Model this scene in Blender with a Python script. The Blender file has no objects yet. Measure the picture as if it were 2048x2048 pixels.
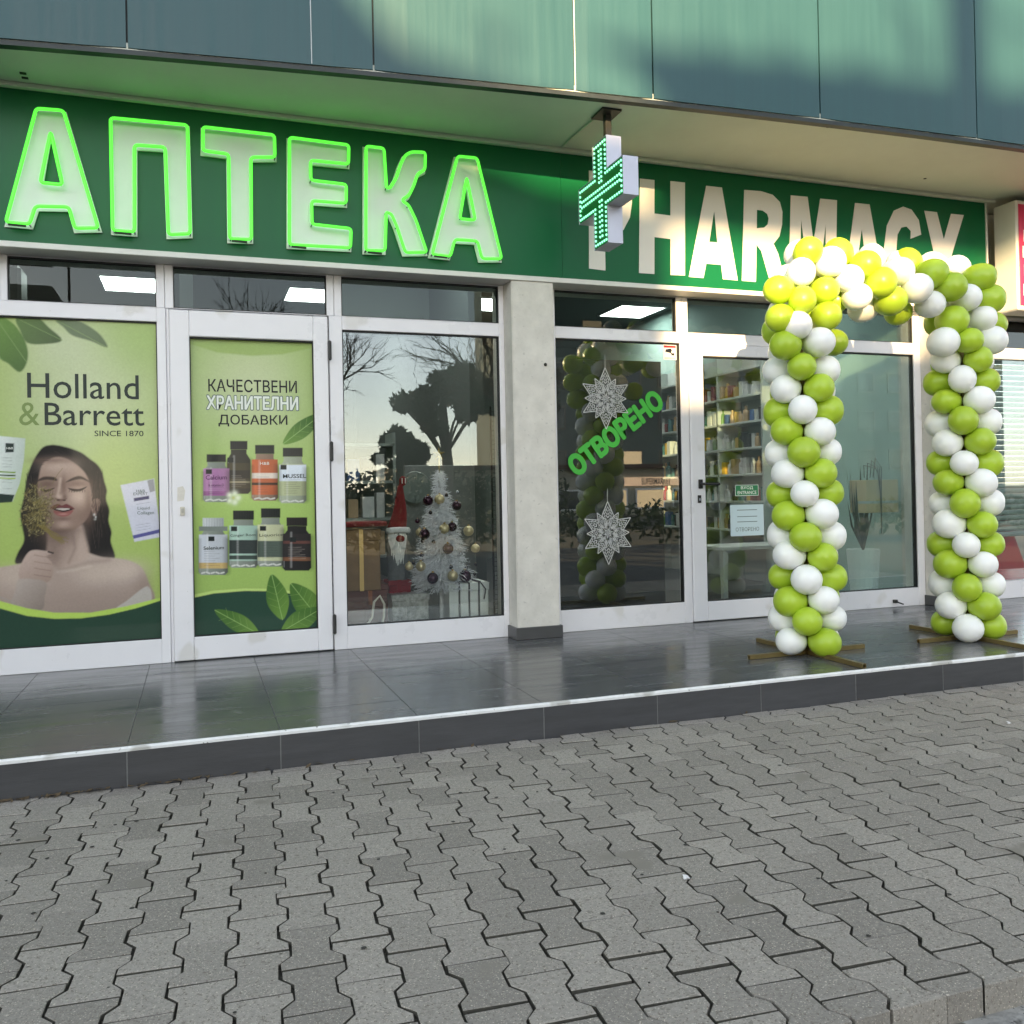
import bpy, bmesh, math, random
import numpy as np
from math import sin, cos, pi, radians
from mathutils import Vector, Matrix
random.seed(7)
rng = np.random.default_rng(7)
SC = bpy.context.scene
COL = SC.collection

# ------------------------------------------------------------------ camera
CX, CY, CZ, YAW, PIT, ROL, FPX, SHY = 0.4503, -5.8282, 0.9931, 0.3409, 0.0070, -0.0195, 1779.52, -51.35
FW = Vector((sin(YAW) * cos(PIT), cos(YAW) * cos(PIT), sin(PIT)))
_r = Vector((cos(YAW), -sin(YAW), 0)); _u = _r.cross(FW)
R2 = _r * cos(ROL) + _u * sin(ROL); U2 = _u * cos(ROL) - _r * sin(ROL)
CAM = Vector((CX, CY, CZ))
cd = bpy.data.cameras.new('camera'); cam = bpy.data.objects.new('camera', cd); COL.objects.link(cam)
cam.matrix_world = Matrix(((R2.x, U2.x, -FW.x, CX), (R2.y, U2.y, -FW.y, CY), (R2.z, U2.z, -FW.z, CZ), (0, 0, 0, 1)))
cd.sensor_width = 36; cd.lens = 36 * FPX / 2048; cd.shift_y = SHY / 2048
cd.clip_start = 0.05; cd.clip_end = 2000
SC.camera = cam


def W(px, py, ax, v):
    """photo pixel -> the point where its ray meets the plane axis ax = v"""
    d = FW + R2 * ((px - 1024) / FPX) - U2 * ((py - 1024 - SHY) / FPX)
    return CAM + d * ((v - CAM[ax]) / d[ax])


# ------------------------------------------------------------------ light
SUN_AZ, SUN_EL = radians(24), radians(11.5)        # sun stands behind the camera, 24 degrees towards -X
TO_SUN = Vector((-sin(SUN_AZ) * cos(SUN_EL), -cos(SUN_AZ) * cos(SUN_EL), sin(SUN_EL)))
w = bpy.data.worlds.new('World'); SC.world = w; w.use_nodes = True
nt = w.node_tree; nt.nodes.clear()
sky = nt.nodes.new('ShaderNodeTexSky'); sky.sky_type = 'NISHITA'; sky.sun_disc = False
sky.sun_elevation = SUN_EL; sky.sun_rotation = math.atan2(TO_SUN.x, TO_SUN.y)
sky.air_density = 1.0; sky.dust_density = 0.35; sky.ozone_density = 2.0
bg = nt.nodes.new('ShaderNodeBackground'); bg.inputs[1].default_value = 0.15
wo = nt.nodes.new('ShaderNodeOutputWorld')
veil = nt.nodes.new('ShaderNodeHueSaturation'); veil.inputs['Saturation'].default_value = 0.5
nt.links.new(sky.outputs[0], veil.inputs['Color']); nt.links.new(veil.outputs[0], bg.inputs[0]); nt.links.new(bg.outputs[0], wo.inputs[0])
sl = bpy.data.lights.new('sun', 'SUN'); sl.energy = 3.9; sl.angle = radians(0.53); sl.color = (1.0, 0.74, 0.41)
sun = bpy.data.objects.new('sun', sl); COL.objects.link(sun)
sun.rotation_euler = TO_SUN.to_track_quat('Z', 'Y').to_euler()
SC.view_settings.view_transform = 'Standard'; SC.view_settings.look = 'None'
SC.view_settings.gamma = 1.0; SC.view_settings.use_curve_mapping = False
SC.view_settings.exposure = 2.12
SC.view_settings.use_white_balance = True; SC.view_settings.white_balance_temperature = 7000; SC.view_settings.white_balance_tint = 10
SC.render.engine = 'CYCLES'
SC.cycles.use_denoising = True
SC.cycles.max_bounces = 8; SC.cycles.transparent_max_bounces = 16
SC.cycles.glossy_bounces = 4; SC.cycles.diffuse_bounces = 4
SC.cycles.caustics_reflective = False; SC.cycles.caustics_refractive = False
SC.cycles.sample_clamp_indirect = 4.0


# ------------------------------------------------------------------ materials
def lin(c):
    c = c / 255.0
    return c / 12.92 if c <= 0.04045 else ((c + 0.055) / 1.055) ** 2.4


def S(r, g, b):
    return (lin(r), lin(g), lin(b), 1.0)


MATS = {}


def mat(name, col, rough=0.5, metal=0.0, spec=0.5, var=0.0, scale=8.0, bump=0.0, bscale=60.0, emit=None, estr=0.0,
        stretch=None, rvar=0.0, objvar=0.0, detail=6.0, sss=0.0, coat=0.0, attr=None, spots=None, trans=0.0):
    m = bpy.data.materials.new(name); m.use_nodes = True
    n = m.node_tree; b = n.nodes['Principled BSDF']
    b.inputs['Base Color'].default_value = col; b.inputs['Roughness'].default_value = rough
    b.inputs['Metallic'].default_value = metal; b.inputs['Specular IOR Level'].default_value = spec
    if sss:
        b.inputs['Subsurface Weight'].default_value = sss; b.inputs['Subsurface Radius'].default_value = (0.03, 0.03, 0.02)
        b.inputs['Subsurface Scale'].default_value = 0.5
    if coat:
        b.inputs['Coat Weight'].default_value = coat; b.inputs['Coat Roughness'].default_value = 0.05
    if trans:
        b.inputs['Transmission Weight'].default_value = trans
    tc = n.nodes.new('ShaderNodeTexCoord')
    geo = n.nodes.new('ShaderNodeNewGeometry')
    src = geo.outputs['Position']
    if stretch:
        mp = n.nodes.new('ShaderNodeMapping'); mp.inputs['Scale'].default_value = stretch
        n.links.new(src, mp.inputs[0]); src = mp.outputs[0]
    cur = None
    if attr:
        a = n.nodes.new('ShaderNodeAttribute'); a.attribute_name = attr; cur = a.outputs['Color']
    if var or rvar:
        t = n.nodes.new('ShaderNodeTexNoise'); t.inputs['Scale'].default_value = scale; t.inputs['Detail'].default_value = detail
        t.inputs['Roughness'].default_value = 0.62
        n.links.new(src, t.inputs['Vector'])
    if var:
        hsv = n.nodes.new('ShaderNodeHueSaturation')
        if cur is None: hsv.inputs['Color'].default_value = col
        else: n.links.new(cur, hsv.inputs['Color'])
        mr = n.nodes.new('ShaderNodeMapRange'); mr.inputs['From Min'].default_value = 0.3; mr.inputs['From Max'].default_value = 0.7
        mr.inputs['To Min'].default_value = 1 - var; mr.inputs['To Max'].default_value = 1 + var
        n.links.new(t.outputs['Fac'], mr.inputs['Value']); n.links.new(mr.outputs[0], hsv.inputs['Value'])
        cur = hsv.outputs[0]
    if objvar:
        oi = n.nodes.new('ShaderNodeObjectInfo'); h2 = n.nodes.new('ShaderNodeHueSaturation')
        mr = n.nodes.new('ShaderNodeMapRange'); mr.inputs['To Min'].default_value = 1 - objvar; mr.inputs['To Max'].default_value = 1 + objvar
        n.links.new(oi.outputs['Random'], mr.inputs['Value']); n.links.new(mr.outputs[0], h2.inputs['Value'])
        if cur is None: h2.inputs['Color'].default_value = col
        else: n.links.new(cur, h2.inputs['Color'])
        cur = h2.outputs[0]
    if spots:                                   # (colour, scale, threshold): small grit, specks or stains
        for sc_, th, scol in spots:
            t2 = n.nodes.new('ShaderNodeTexNoise'); t2.inputs['Scale'].default_value = sc_; t2.inputs['Detail'].default_value = 2.0
            n.links.new(geo.outputs['Position'], t2.inputs['Vector'])
            m2 = n.nodes.new('ShaderNodeMapRange'); m2.inputs['From Min'].default_value = th; m2.inputs['From Max'].default_value = th + 0.06
            n.links.new(t2.outputs['Fac'], m2.inputs['Value'])
            mx = n.nodes.new('ShaderNodeMix'); mx.data_type = 'RGBA'
            n.links.new(m2.outputs[0], mx.inputs[0])
            if cur is None: mx.inputs[6].default_value = col
            else: n.links.new(cur, mx.inputs[6])
            mx.inputs[7].default_value = scol
            cur = mx.outputs[2]
    if cur is not None: n.links.new(cur, b.inputs['Base Color'])
    if rvar:
        mr = n.nodes.new('ShaderNodeMapRange'); mr.inputs['From Min'].default_value = 0.3; mr.inputs['From Max'].default_value = 0.7
        mr.inputs['To Min'].default_value = max(0.02, rough - rvar); mr.inputs['To Max'].default_value = rough + rvar
        n.links.new(t.outputs['Fac'], mr.inputs['Value']); n.links.new(mr.outputs[0], b.inputs['Roughness'])
    if bump:
        t3 = n.nodes.new('ShaderNodeTexNoise'); t3.inputs['Scale'].default_value = bscale; t3.inputs['Detail'].default_value = 5
        n.links.new(src, t3.inputs['Vector'])
        bp = n.nodes.new('ShaderNodeBump'); bp.inputs['Strength'].default_value = 1.0; bp.inputs['Distance'].default_value = bump
        n.links.new(t3.outputs['Fac'], bp.inputs['Height']); n.links.new(bp.outputs[0], b.inputs['Normal'])
    if emit:
        b.inputs['Emission Color'].default_value = emit; b.inputs['Emission Strength'].default_value = estr
    MATS[name] = m
    return m


def glass_mat(name, tint, base, gain):
    m = bpy.data.materials.new(name); m.use_nodes = True; n = m.node_tree; n.nodes.clear()
    o = n.nodes.new('ShaderNodeOutputMaterial'); mx = n.nodes.new('ShaderNodeMixShader')
    tr = n.nodes.new('ShaderNodeBsdfTransparent'); tr.inputs[0].default_value = tint
    gl = n.nodes.new('ShaderNodeBsdfGlossy'); gl.inputs['Roughness'].default_value = 0.0; gl.inputs[0].default_value = (0.93, 0.97, 1, 1)
    fr = n.nodes.new('ShaderNodeFresnel'); fr.inputs[0].default_value = 1.5
    ma = n.nodes.new('ShaderNodeMath'); ma.operation = 'MULTIPLY_ADD'; ma.inputs[1].default_value = gain; ma.inputs[2].default_value = base
    ma.use_clamp = True
    n.links.new(fr.outputs[0], ma.inputs[0]); n.links.new(ma.outputs[0], mx.inputs[0])
    n.links.new(tr.outputs[0], mx.inputs[1]); n.links.new(gl.outputs[0], mx.inputs[2]); n.links.new(mx.outputs[0], o.inputs[0])
    MATS[name] = m
    return m


GLASS = glass_mat('window_glass', (0.95, 0.975, 0.965, 1), 0.03, 1.2)
GLASS_F = glass_mat('frosted_pane_glass', (0.95, 0.97, 0.96, 1), 0.0, 0.45)
GLASS_T = glass_mat('transom_glass', (0.62, 0.68, 0.67, 1), 0.0, 0.55)
WHITE_AL = mat('white_powder_coat', S(226, 224, 226), 0.32, var=0.03, scale=3, rvar=0.08, bump=0.0004, bscale=25, spots=[(4, 0.64, S(212, 209, 206)), (60, 0.76, S(176, 172, 166))])
WHITE_DIRTY = mat('white_rail_paint', S(222, 219, 218), 0.35, var=0.10, scale=5, stretch=(0.4, 1, 2.5), rvar=0.1)
GASKET = mat('black_gasket', S(18, 18, 18), 0.6)
BLACK_PL = mat('black_plastic', S(26, 26, 27), 0.4)
PLASTER = mat('pillar_plaster', S(205, 201, 192), 0.85, var=0.09, scale=9, bump=0.004, bscale=22, spots=[(38, 0.66, S(188, 184, 176))])
SKIRT = mat('dark_skirting', S(70, 70, 70), 0.35, var=0.1, scale=6)
TILE = mat('porcelain_tile', S(82, 83, 84), 0.22, var=0.10, scale=3.0, stretch=(0.5, 3.5, 1), rvar=0.10, objvar=0.06, spots=[(7, 0.66, S(104, 104, 104)), (90, 0.74, S(128, 126, 122))])
RISER = mat('riser_tile', S(66, 66, 68), 0.40, var=0.16, scale=7, stretch=(0.6, 1, 5), objvar=0.10, bump=0.0006, bscale=40)
GROUT = mat('grout', S(120, 120, 118), 0.9, var=0.15, scale=30)
TRIMW = mat('white_edge_trim', S(228, 228, 226), 0.45, var=0.08, scale=12, spots=[(6, 0.60, S(186, 184, 178)), (45, 0.68, S(120, 118, 112))])
PV = S(145, 139, 130)
SPK = [(150, 0.60, S(118, 110, 100)), (230, 0.62, S(196, 186, 170)), (60, 0.66, S(128, 122, 112)), (5, 0.68, S(132, 126, 116)), (34, 0.76, S(70, 66, 60))]
PAVER = mat('concrete_paver', PV, 0.92, spec=0.25, var=0.17, scale=70, objvar=0.18, bump=0.0022, bscale=190, spots=SPK, detail=10)
PAVER_FAR = mat('concrete_paver_far', PV, 0.92, spec=0.25, var=0.14, scale=70, attr='tone', bump=0.0022, bscale=190, spots=SPK, detail=10)
JOINT = mat('joint_dirt', S(76, 73, 64), 0.95, var=0.3, scale=40, bump=0.004, bscale=120)
KERB = mat('rough_concrete', S(150, 148, 142), 0.95, var=0.3, scale=9, bump=0.02, bscale=22, spots=[(18, 0.58, S(100, 98, 92)), (60, 0.62, S(84, 82, 78))])
ROAD = mat('asphalt', S(66, 66, 66), 0.95, var=0.25, scale=60, bump=0.004, bscale=150)
GROUND = mat('ground_soil', S(72, 70, 62), 0.95, var=0.2, scale=3)
CLAD = mat('teal_cladding', S(44, 80, 84), 0.36, metal=0.0, var=0.07, scale=4, stretch=(6.0, 1, 0.2), rvar=0.08, objvar=0.05, spec=0.35)
CLAD_EDGE = mat('dark_drip_profile', S(30, 40, 40), 0.5, var=0.4, scale=9)
JOINTW = mat('white_sealant', S(200, 205, 205), 0.6)
SOFFIT = mat('soffit_paint', S(208, 211, 199), 0.8, var=0.05, scale=2.0)
SIGN = mat('sign_green', S(4, 92, 55), 0.36, spec=0.25, var=0.03, scale=2, coat=0.0)
SIGN_ALU = mat('sign_profile', S(214, 212, 206), 0.4, var=0.05, scale=8)
LET_W = mat('letter_white_vinyl', S(222, 216, 208), 0.42)
LET_PL = mat('letter_plate_acrylic', S(218, 221, 216), 0.35, var=0.03, scale=6)
NEON = mat('neon_tube_green', S(60, 255, 60), 0.4, emit=(0.10, 1.0, 0.07, 1), estr=0.24)
NEON_OFF = mat('tube_electrode', S(60, 70, 55), 0.4)
LED = mat('led_green', S(150, 255, 200), 0.3, emit=(0.22, 1.0, 0.55, 1), estr=0.42)
LEDPANEL = mat('cross_face', S(6, 62, 30), 0.35, emit=(0.0, 0.35, 0.05, 1), estr=0.04)
ALU = mat('cross_aluminium', S(188, 190, 204), 0.35, metal=0.25, var=0.05, scale=7)
DARKMET = mat('dark_bracket', S(48, 48, 44), 0.5, metal=0.3)
BAL_G = mat('balloon_green', S(168, 196, 54), 0.34, sss=0.25, objvar=0.06)
BAL_W = mat('balloon_white', S(240, 240, 236), 0.32, sss=0.25, objvar=0.02)
BRASS = mat('brass_tube', S(140, 122, 80), 0.35, metal=0.7, var=0.15, scale=20)
WALL_IN = mat('interior_wall', S(134, 142, 138), 0.8)
CEIL_IN = mat('interior_ceiling', S(92, 98, 96), 0.85)
FLOOR_IN = mat('interior_floor', S(70, 70, 70), 0.3)
PANEL_L = mat('light_panel_lit', S(255, 255, 255), 0.5, emit=(0.92, 1.0, 1.0, 1), estr=5.0)
WOODW = mat('white_laminate', S(176, 182, 178), 0.5)
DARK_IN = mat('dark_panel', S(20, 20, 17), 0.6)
STICK_G = mat('sticker_green', S(60, 176, 62), 0.5, emit=(0.05, 0.45, 0.05, 1), estr=0.0)
SILVER = mat('silver_paper', S(206, 208, 206), 0.4, metal=0.1)
PAPER = mat('notice_paper', S(196, 214, 218), 0.6)
PAPERW = mat('sticker_white', S(225, 222, 222), 0.5)
INK = mat('dark_ink', S(38, 48, 42), 0.6)
INK_K = mat('black_ink', S(20, 22, 24), 0.6)
INK_R = mat('red_ink', S(160, 40, 45), 0.6)
INK_OL = mat('olive_ink', S(120, 140, 78), 0.6)
INK_W = mat('white_ink', S(228, 232, 222), 0.6)
INK_GR = mat('grey_ink', S(96, 112, 104), 0.6)
INK_MAG = mat('violet_ink', S(84, 40, 84), 0.6)
POSTER = mat('poster_print', S(160, 180, 110), 0.55, attr='ink', coat=0.15, spec=0.2)
RED = mat('red_felt', S(120, 18, 26), 0.9, var=0.1, scale=30)
REDSIGN = mat('red_lightbox_face', S(196, 40, 78), 0.35)
LBOX = mat('lightbox_shell', S(205, 203, 196), 0.45, var=0.05, scale=4)
SHUT = mat('roller_shutter', S(140, 156, 150), 0.45)


# ------------------------------------------------------------------ mesh helpers
class MB:
    def __init__(s):
        s.v = []; s.f = []

    def poly(s, pts):
        i = len(s.v); s.v += [tuple(p) for p in pts]; s.f.append(tuple(range(i, i + len(pts)))); return s

    def box(s, x0, x1, y0, y1, z0, z1, b=0.0):
        if b <= 0:
            i = len(s.v)
            s.v += [(x0, y0, z0), (x1, y0, z0), (x1, y1, z0), (x0, y1, z0), (x0, y0, z1), (x1, y0, z1), (x1, y1, z1), (x0, y1, z1)]
            for q in ((0, 3, 2, 1), (4, 5, 6, 7), (0, 1, 5, 4), (1, 2, 6, 5), (2, 3, 7, 6), (3, 0, 4, 7)):
                s.f.append(tuple(i + k for k in q))
            return s
        bm = bmesh.new()
        bmesh.ops.create_cube(bm, size=1)
        for v in bm.verts:
            v.co = ((x0 + x1) / 2 + v.co.x * (x1 - x0), (y0 + y1) / 2 + v.co.y * (y1 - y0), (z0 + z1) / 2 + v.co.z * (z1 - z0))
        bmesh.ops.bevel(bm, geom=list(bm.edges), offset=b, segments=1, affect='EDGES')
        s.bm(bm); return s

    def bm(s, bm):
        i = len(s.v); bm.verts.index_update()
        s.v += [tuple(v.co) for v in bm.verts]
        for f in bm.faces: s.f.append(tuple(i + v.index for v in f.verts))
        bm.free(); return s

    def tube(s, pts, r, n=8, closed=False, taper=None):
        pts = [Vector(p) for p in pts]; m = len(pts); i0 = len(s.v)
        ref = None
        for k, p in enumerate(pts):
            a = pts[(k - 1) % m] if (closed or k > 0) else p
            c = pts[(k + 1) % m] if (closed or k < m - 1) else p
            t = (c - a)
            if t.length < 1e-9: t = Vector((0, 0, 1))
            t.normalize()
            if ref is None:
                ref = Vector((0, 1, 0)) if abs(t.y) < 0.9 else Vector((1, 0, 0))
            e1 = (ref - t * ref.dot(t))
            if e1.length < 1e-6: e1 = t.orthogonal()
            e1.normalize(); e2 = t.cross(e1); ref = e1
            rr = r if taper is None else r * taper[k]
            for j in range(n):
                q = 2 * pi * j / n
                s.v.append(tuple(p + e1 * (rr * cos(q)) + e2 * (rr * sin(q))))
        for k in range(m if closed else m - 1):
            for j in range(n):
                a = i0 + k * n + j; b = i0 + k * n + (j + 1) % n
                c = i0 + ((k + 1) % m) * n + (j + 1) % n; d = i0 + ((k + 1) % m) * n + j
                s.f.append((a, b, c, d))
        if not closed:
            s.f.append(tuple(i0 + j for j in reversed(range(n)))); s.f.append(tuple(i0 + (m - 1) * n + j for j in range(n)))
        return s

    def lathe(s, prof, c=(0, 0, 0), n=16):
        i0 = len(s.v)
        for r, z in prof:
            for j in range(n):
                s.v.append((c[0] + r * cos(2 * pi * j / n), c[1] + r * sin(2 * pi * j / n), c[2] + z))
        for k in range(len(prof) - 1):
            for j in range(n):
                s.f.append((i0 + k * n + j, i0 + k * n + (j + 1) % n, i0 + (k + 1) * n + (j + 1) % n, i0 + (k + 1) * n + j))
        return s

    def sphere(s, c, r, nu=10, nv=7, sc=(1, 1, 1)):
        return s.lathe_xyz(c, r, nu, nv, sc)

    def lathe_xyz(s, c, r, nu, nv, sc):
        i0 = len(s.v)
        for k in range(nv + 1):
            th = pi * k / nv
            for j in range(nu):
                s.v.append((c[0] + sc[0] * r * sin(th) * cos(2 * pi * j / nu), c[1] + sc[1] * r * sin(th) * sin(2 * pi * j / nu), c[2] - sc[2] * r * cos(th)))
        for k in range(nv):
            for j in range(nu):
                s.f.append((i0 + k * nu + j, i0 + k * nu + (j + 1) % nu, i0 + (k + 1) * nu + (j + 1) % nu, i0 + (k + 1) * nu + j))
        return s

    def mesh(s, name, m, smooth=False):
        me = bpy.data.meshes.new(name); me.from_pydata(s.v, [], s.f); me.validate(); me.update()
        if m is not None: me.materials.append(m)
        if smooth:
            me.polygons.foreach_set('use_smooth', [True] * len(me.polygons))
        return me

    def build(s, name, m, parent=None, smooth=False, loc=None):
        return link(name, s.mesh(name, m, smooth), parent, loc)


def link(name, me, parent=None, loc=None, rot=None):
    o = bpy.data.objects.new(name, me); COL.objects.link(o)
    if parent is not None: o.parent = parent
    if loc is not None: o.location = loc
    if rot is not None: o.rotation_euler = rot
    return o


def tag(o, label=None, cat=None, group=None, kind=None):
    if label: o['label'] = label
    if cat: o['category'] = cat
    if group: o['group'] = group
    if kind: o['kind'] = kind
    return o


def thing(name, label, cat, loc=(0, 0, 0), group=None):
    o = bpy.data.objects.new(name, None); COL.objects.link(o); o.location = loc
    o.empty_display_size = 0.1
    return tag(o, label, cat, group)


def box(name, m, parent, x0, x1, y0, y1, z0, z1, b=0.0):
    return MB().box(x0, x1, y0, y1, z0, z1, b).build(name, m, parent)


def prism(outer, holes, y0, y1, name):
    """extruded polygon in the XZ plane from y0 (front) to y1, holes allowed"""
    cu = bpy.data.curves.new('tmp', 'CURVE'); cu.dimensions = '2D'; cu.fill_mode = 'BOTH'; cu.extrude = abs(y1 - y0) / 2
    for ring in [outer] + list(holes):
        sp = cu.splines.new('POLY'); sp.points.add(len(ring) - 1)
        for p, q in zip(sp.points, ring): p.co = (q[0], q[1], 0, 1)
        sp.use_cyclic_u = True
    o = bpy.data.objects.new('tmp', cu); COL.objects.link(o)
    dg = bpy.context.evaluated_depsgraph_get(); me = bpy.data.meshes.new_from_object(o.evaluated_get(dg))
    bpy.data.objects.remove(o); bpy.data.curves.remove(cu)
    yc = (y0 + y1) / 2
    n = len(me.vertices); a = np.empty(n * 3); me.vertices.foreach_get('co', a); a = a.reshape(-1, 3)
    b = np.stack([a[:, 0], yc - a[:, 2], a[:, 1]], 1)
    me.vertices.foreach_set('co', b.ravel()); me.update(); me.name = name
    return me


def text_mesh(body, x0, x1, z0, z1, y, bold=0.0, rot=0.0, fat=0.0, shear=0.0):
    """lettering whose inked box fills x0..x1, z0..z1 on the plane y, turned by rot about its centre"""
    cu = bpy.data.curves.new('txt', 'FONT'); cu.body = body; cu.size = 1; cu.offset = bold; cu.extrude = 0.0; cu.resolution_u = 3
    cu.shear = shear
    o = bpy.data.objects.new('txt', cu); COL.objects.link(o)
    dg = bpy.context.evaluated_depsgraph_get(); me = bpy.data.meshes.new_from_object(o.evaluated_get(dg))
    bpy.data.objects.remove(o); bpy.data.curves.remove(cu)
    n = len(me.vertices); a = np.empty(n * 3); me.vertices.foreach_get('co', a); a = a.reshape(-1, 3)
    mn, mx = a.min(0), a.max(0)
    sx = (x1 - x0 - 2 * fat) / (mx[0] - mn[0]); sz = (z1 - z0 - 2 * fat) / max(1e-6, mx[1] - mn[1])
    X = (a[:, 0] - (mn[0] + mx[0]) / 2) * sx; Z = (a[:, 1] - (mn[1] + mx[1]) / 2) * sz
    c, s_ = cos(rot), sin(rot)
    b = np.stack([(x0 + x1) / 2 + X * c - Z * s_, np.full(n, y), (z0 + z1) / 2 + X * s_ + Z * c], 1)
    me.vertices.foreach_set('co', b.ravel()); me.update()
    if fat:                                              # heavier strokes: the outline repeated round a small circle
        fc = [tuple(p.vertices) for p in me.polygons]; V = []; Fc = []
        for k in range(10):
            r_ = 0 if k == 0 else fat; a = 2 * pi * k / 9; i0 = len(V)
            V += [(q[0] + r_ * cos(a), q[1] - .00002 * k, q[2] + r_ * sin(a)) for q in b]; Fc += [tuple(i0 + t for t in f) for f in fc]
        bpy.data.meshes.remove(me); me = bpy.data.meshes.new('lettering'); me.from_pydata(V, [], Fc); me.update()
    return me


def lettering(name, body, m, parent, x0, x1, z0, z1, y, **k):
    me = text_mesh(body, x0, x1, z0, z1, y, **k); me.materials.clear(); me.materials.append(m); me.name = name
    return link(name, me, parent)


def rounded(pts, r, n=4):
    out = []; m = len(pts)
    for k in range(m):
        p = Vector(pts[k]); a = Vector(pts[k - 1]); c = Vector(pts[(k + 1) % m])
        d1 = (a - p); d2 = (c - p); l1, l2 = d1.length, d2.length
        rr = min(r, l1 * 0.45, l2 * 0.45)
        q0 = p + d1 / l1 * rr; q1 = p + d2 / l2 * rr
        for j in range(n + 1):
            t = j / n
            out.append((q0 * (1 - t) ** 2 + p * (2 * t * (1 - t)) + q1 * t ** 2))
    return out


def catmull(pts, n=5, closed=True):
    P_ = [np.array(p, float) for p in pts]; m = len(P_); out = []
    for k in range(m if closed else m - 1):
        p0, p1, p2, p3 = P_[(k - 1) % m if closed else max(k - 1, 0)], P_[k], P_[(k + 1) % m], P_[(k + 2) % m if closed else min(k + 2, m - 1)]
        for j in range(n):
            t = j / n
            out.append(0.5 * ((2 * p1) + (-p0 + p2) * t + (2 * p0 - 5 * p1 + 4 * p2 - p3) * t * t + (-p0 + 3 * p1 - 3 * p2 + p3) * t ** 3))
    if not closed: out.append(P_[-1])
    return [tuple(p) for p in out]

# ================================================================== SETTING
L = 1.9285; HR = 0.158; X0 = 0.1702
YE = -4.253                                           # where the paving ends in a step
struct = lambda o: tag(o, kind='structure')
# ---- far ground, road, kerb
struct(MB().poly([(-400, -400, -0.42), (400, -400, -0.42), (400, 400, -0.42), (-400, 400, -0.42)]).build('ground', GROUND))
struct(MB().box(-60, 60, -13.0, -4.42, -0.41, -0.305).build('road', ROAD))
kb = MB()
x = -6.0
while x < 14:
    ln = 0.98 + random.uniform(-.02, .02)
    kb.box(x, x + ln, -4.445, YE + 0.03, -0.40, -0.232 + random.uniform(-.006, .006), 0.012); x += ln + 0.012
struct(kb.build('kerb', KERB))
# ---- paving: base and interlocking pavers
struct(MB().box(-6, 16, YE + 0.012, -1.5, -0.40, -HR - 0.016).build('bedding', JOINT))
paving = bpy.data.objects.new('paving', None); COL.objects.link(paving); struct(paving)
PIT_X, PLEN, GAP, TH = 0.1285, 0.2025, 0.0070, -0.065
WW, WN = 0.0780 - GAP / 2, 0.0505 - GAP / 2
A0 = Vector((0.767, -2.581))
CT, ST = cos(TH), sin(TH)
YR = -1.934


def paver_outline(jit=0.0014):
    hl = PLEN / 2 - 0.0042
    half = [(WW, -hl), (WW, -0.067), (WN, -0.034), (WN, 0.034), (WW, 0.067), (WW, hl)]
    pts = half + [(-a, -b) for a, b in half]
    return [(a + random.uniform(-jit, jit), b + random.uniform(-jit, jit)) for a, b in pts]


def clip_y(pts, y, keep_below):
    out = []
    for k in range(len(pts)):
        p, q = pts[k], pts[(k + 1) % len(pts)]
        ip = (p[1] <= y) if keep_below else (p[1] >= y); iq = (q[1] <= y) if keep_below else (q[1] >= y)
        if ip: out.append(p)
        if ip != iq:
            t = (y - p[1]) / (q[1] - p[1]); out.append((p[0] + (q[0] - p[0]) * t, y))
    return out


def paver_geo(pts, th=0.07, bev=0.0020):
    n = len(pts); v = []; f = []; ins = []
    for k in range(n):                                   # inset ring for the worn top edge
        p, a, b = np.array(pts[k]), np.array(pts[k - 1]), np.array(pts[(k + 1) % n])
        e1 = p - a; e2 = b - p
        n1 = np.array([e1[1], -e1[0]]) / (np.hypot(*e1) + 1e-9); n2 = np.array([e2[1], -e2[0]]) / (np.hypot(*e2) + 1e-9)
        d = n1 + n2; d /= max(0.6, np.hypot(*d)) + 1e-9
        ins.append(p - d * bev * random.uniform(0.7, 2.0))
    v += [(p[0], p[1], -th) for p in pts] + [(p[0], p[1], -bev * random.uniform(.7, 1.3)) for p in pts] + [(p[0], p[1], 0) for p in ins]
    f += [(k, (k + 1) % n, n + (k + 1) % n, n + k) for k in range(n)]
    f += [(n + k, n + (k + 1) % n, 2 * n + (k + 1) % n, 2 * n + k) for k in range(n)]
    f.append(tuple(range(2 * n, 3 * n)))
    return v, f, n


def paver_mesh(pts, edge_dirty=True):
    v, f, n = paver_geo(pts)
    me = bpy.data.meshes.new('paver'); me.from_pydata(v, [], f); me.update(); me.materials.append(PAVER); me.materials.append(JOINT)
    if edge_dirty: me.polygons.foreach_set('material_index', [1] * n + [0] * (n + 1))
    return me


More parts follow.
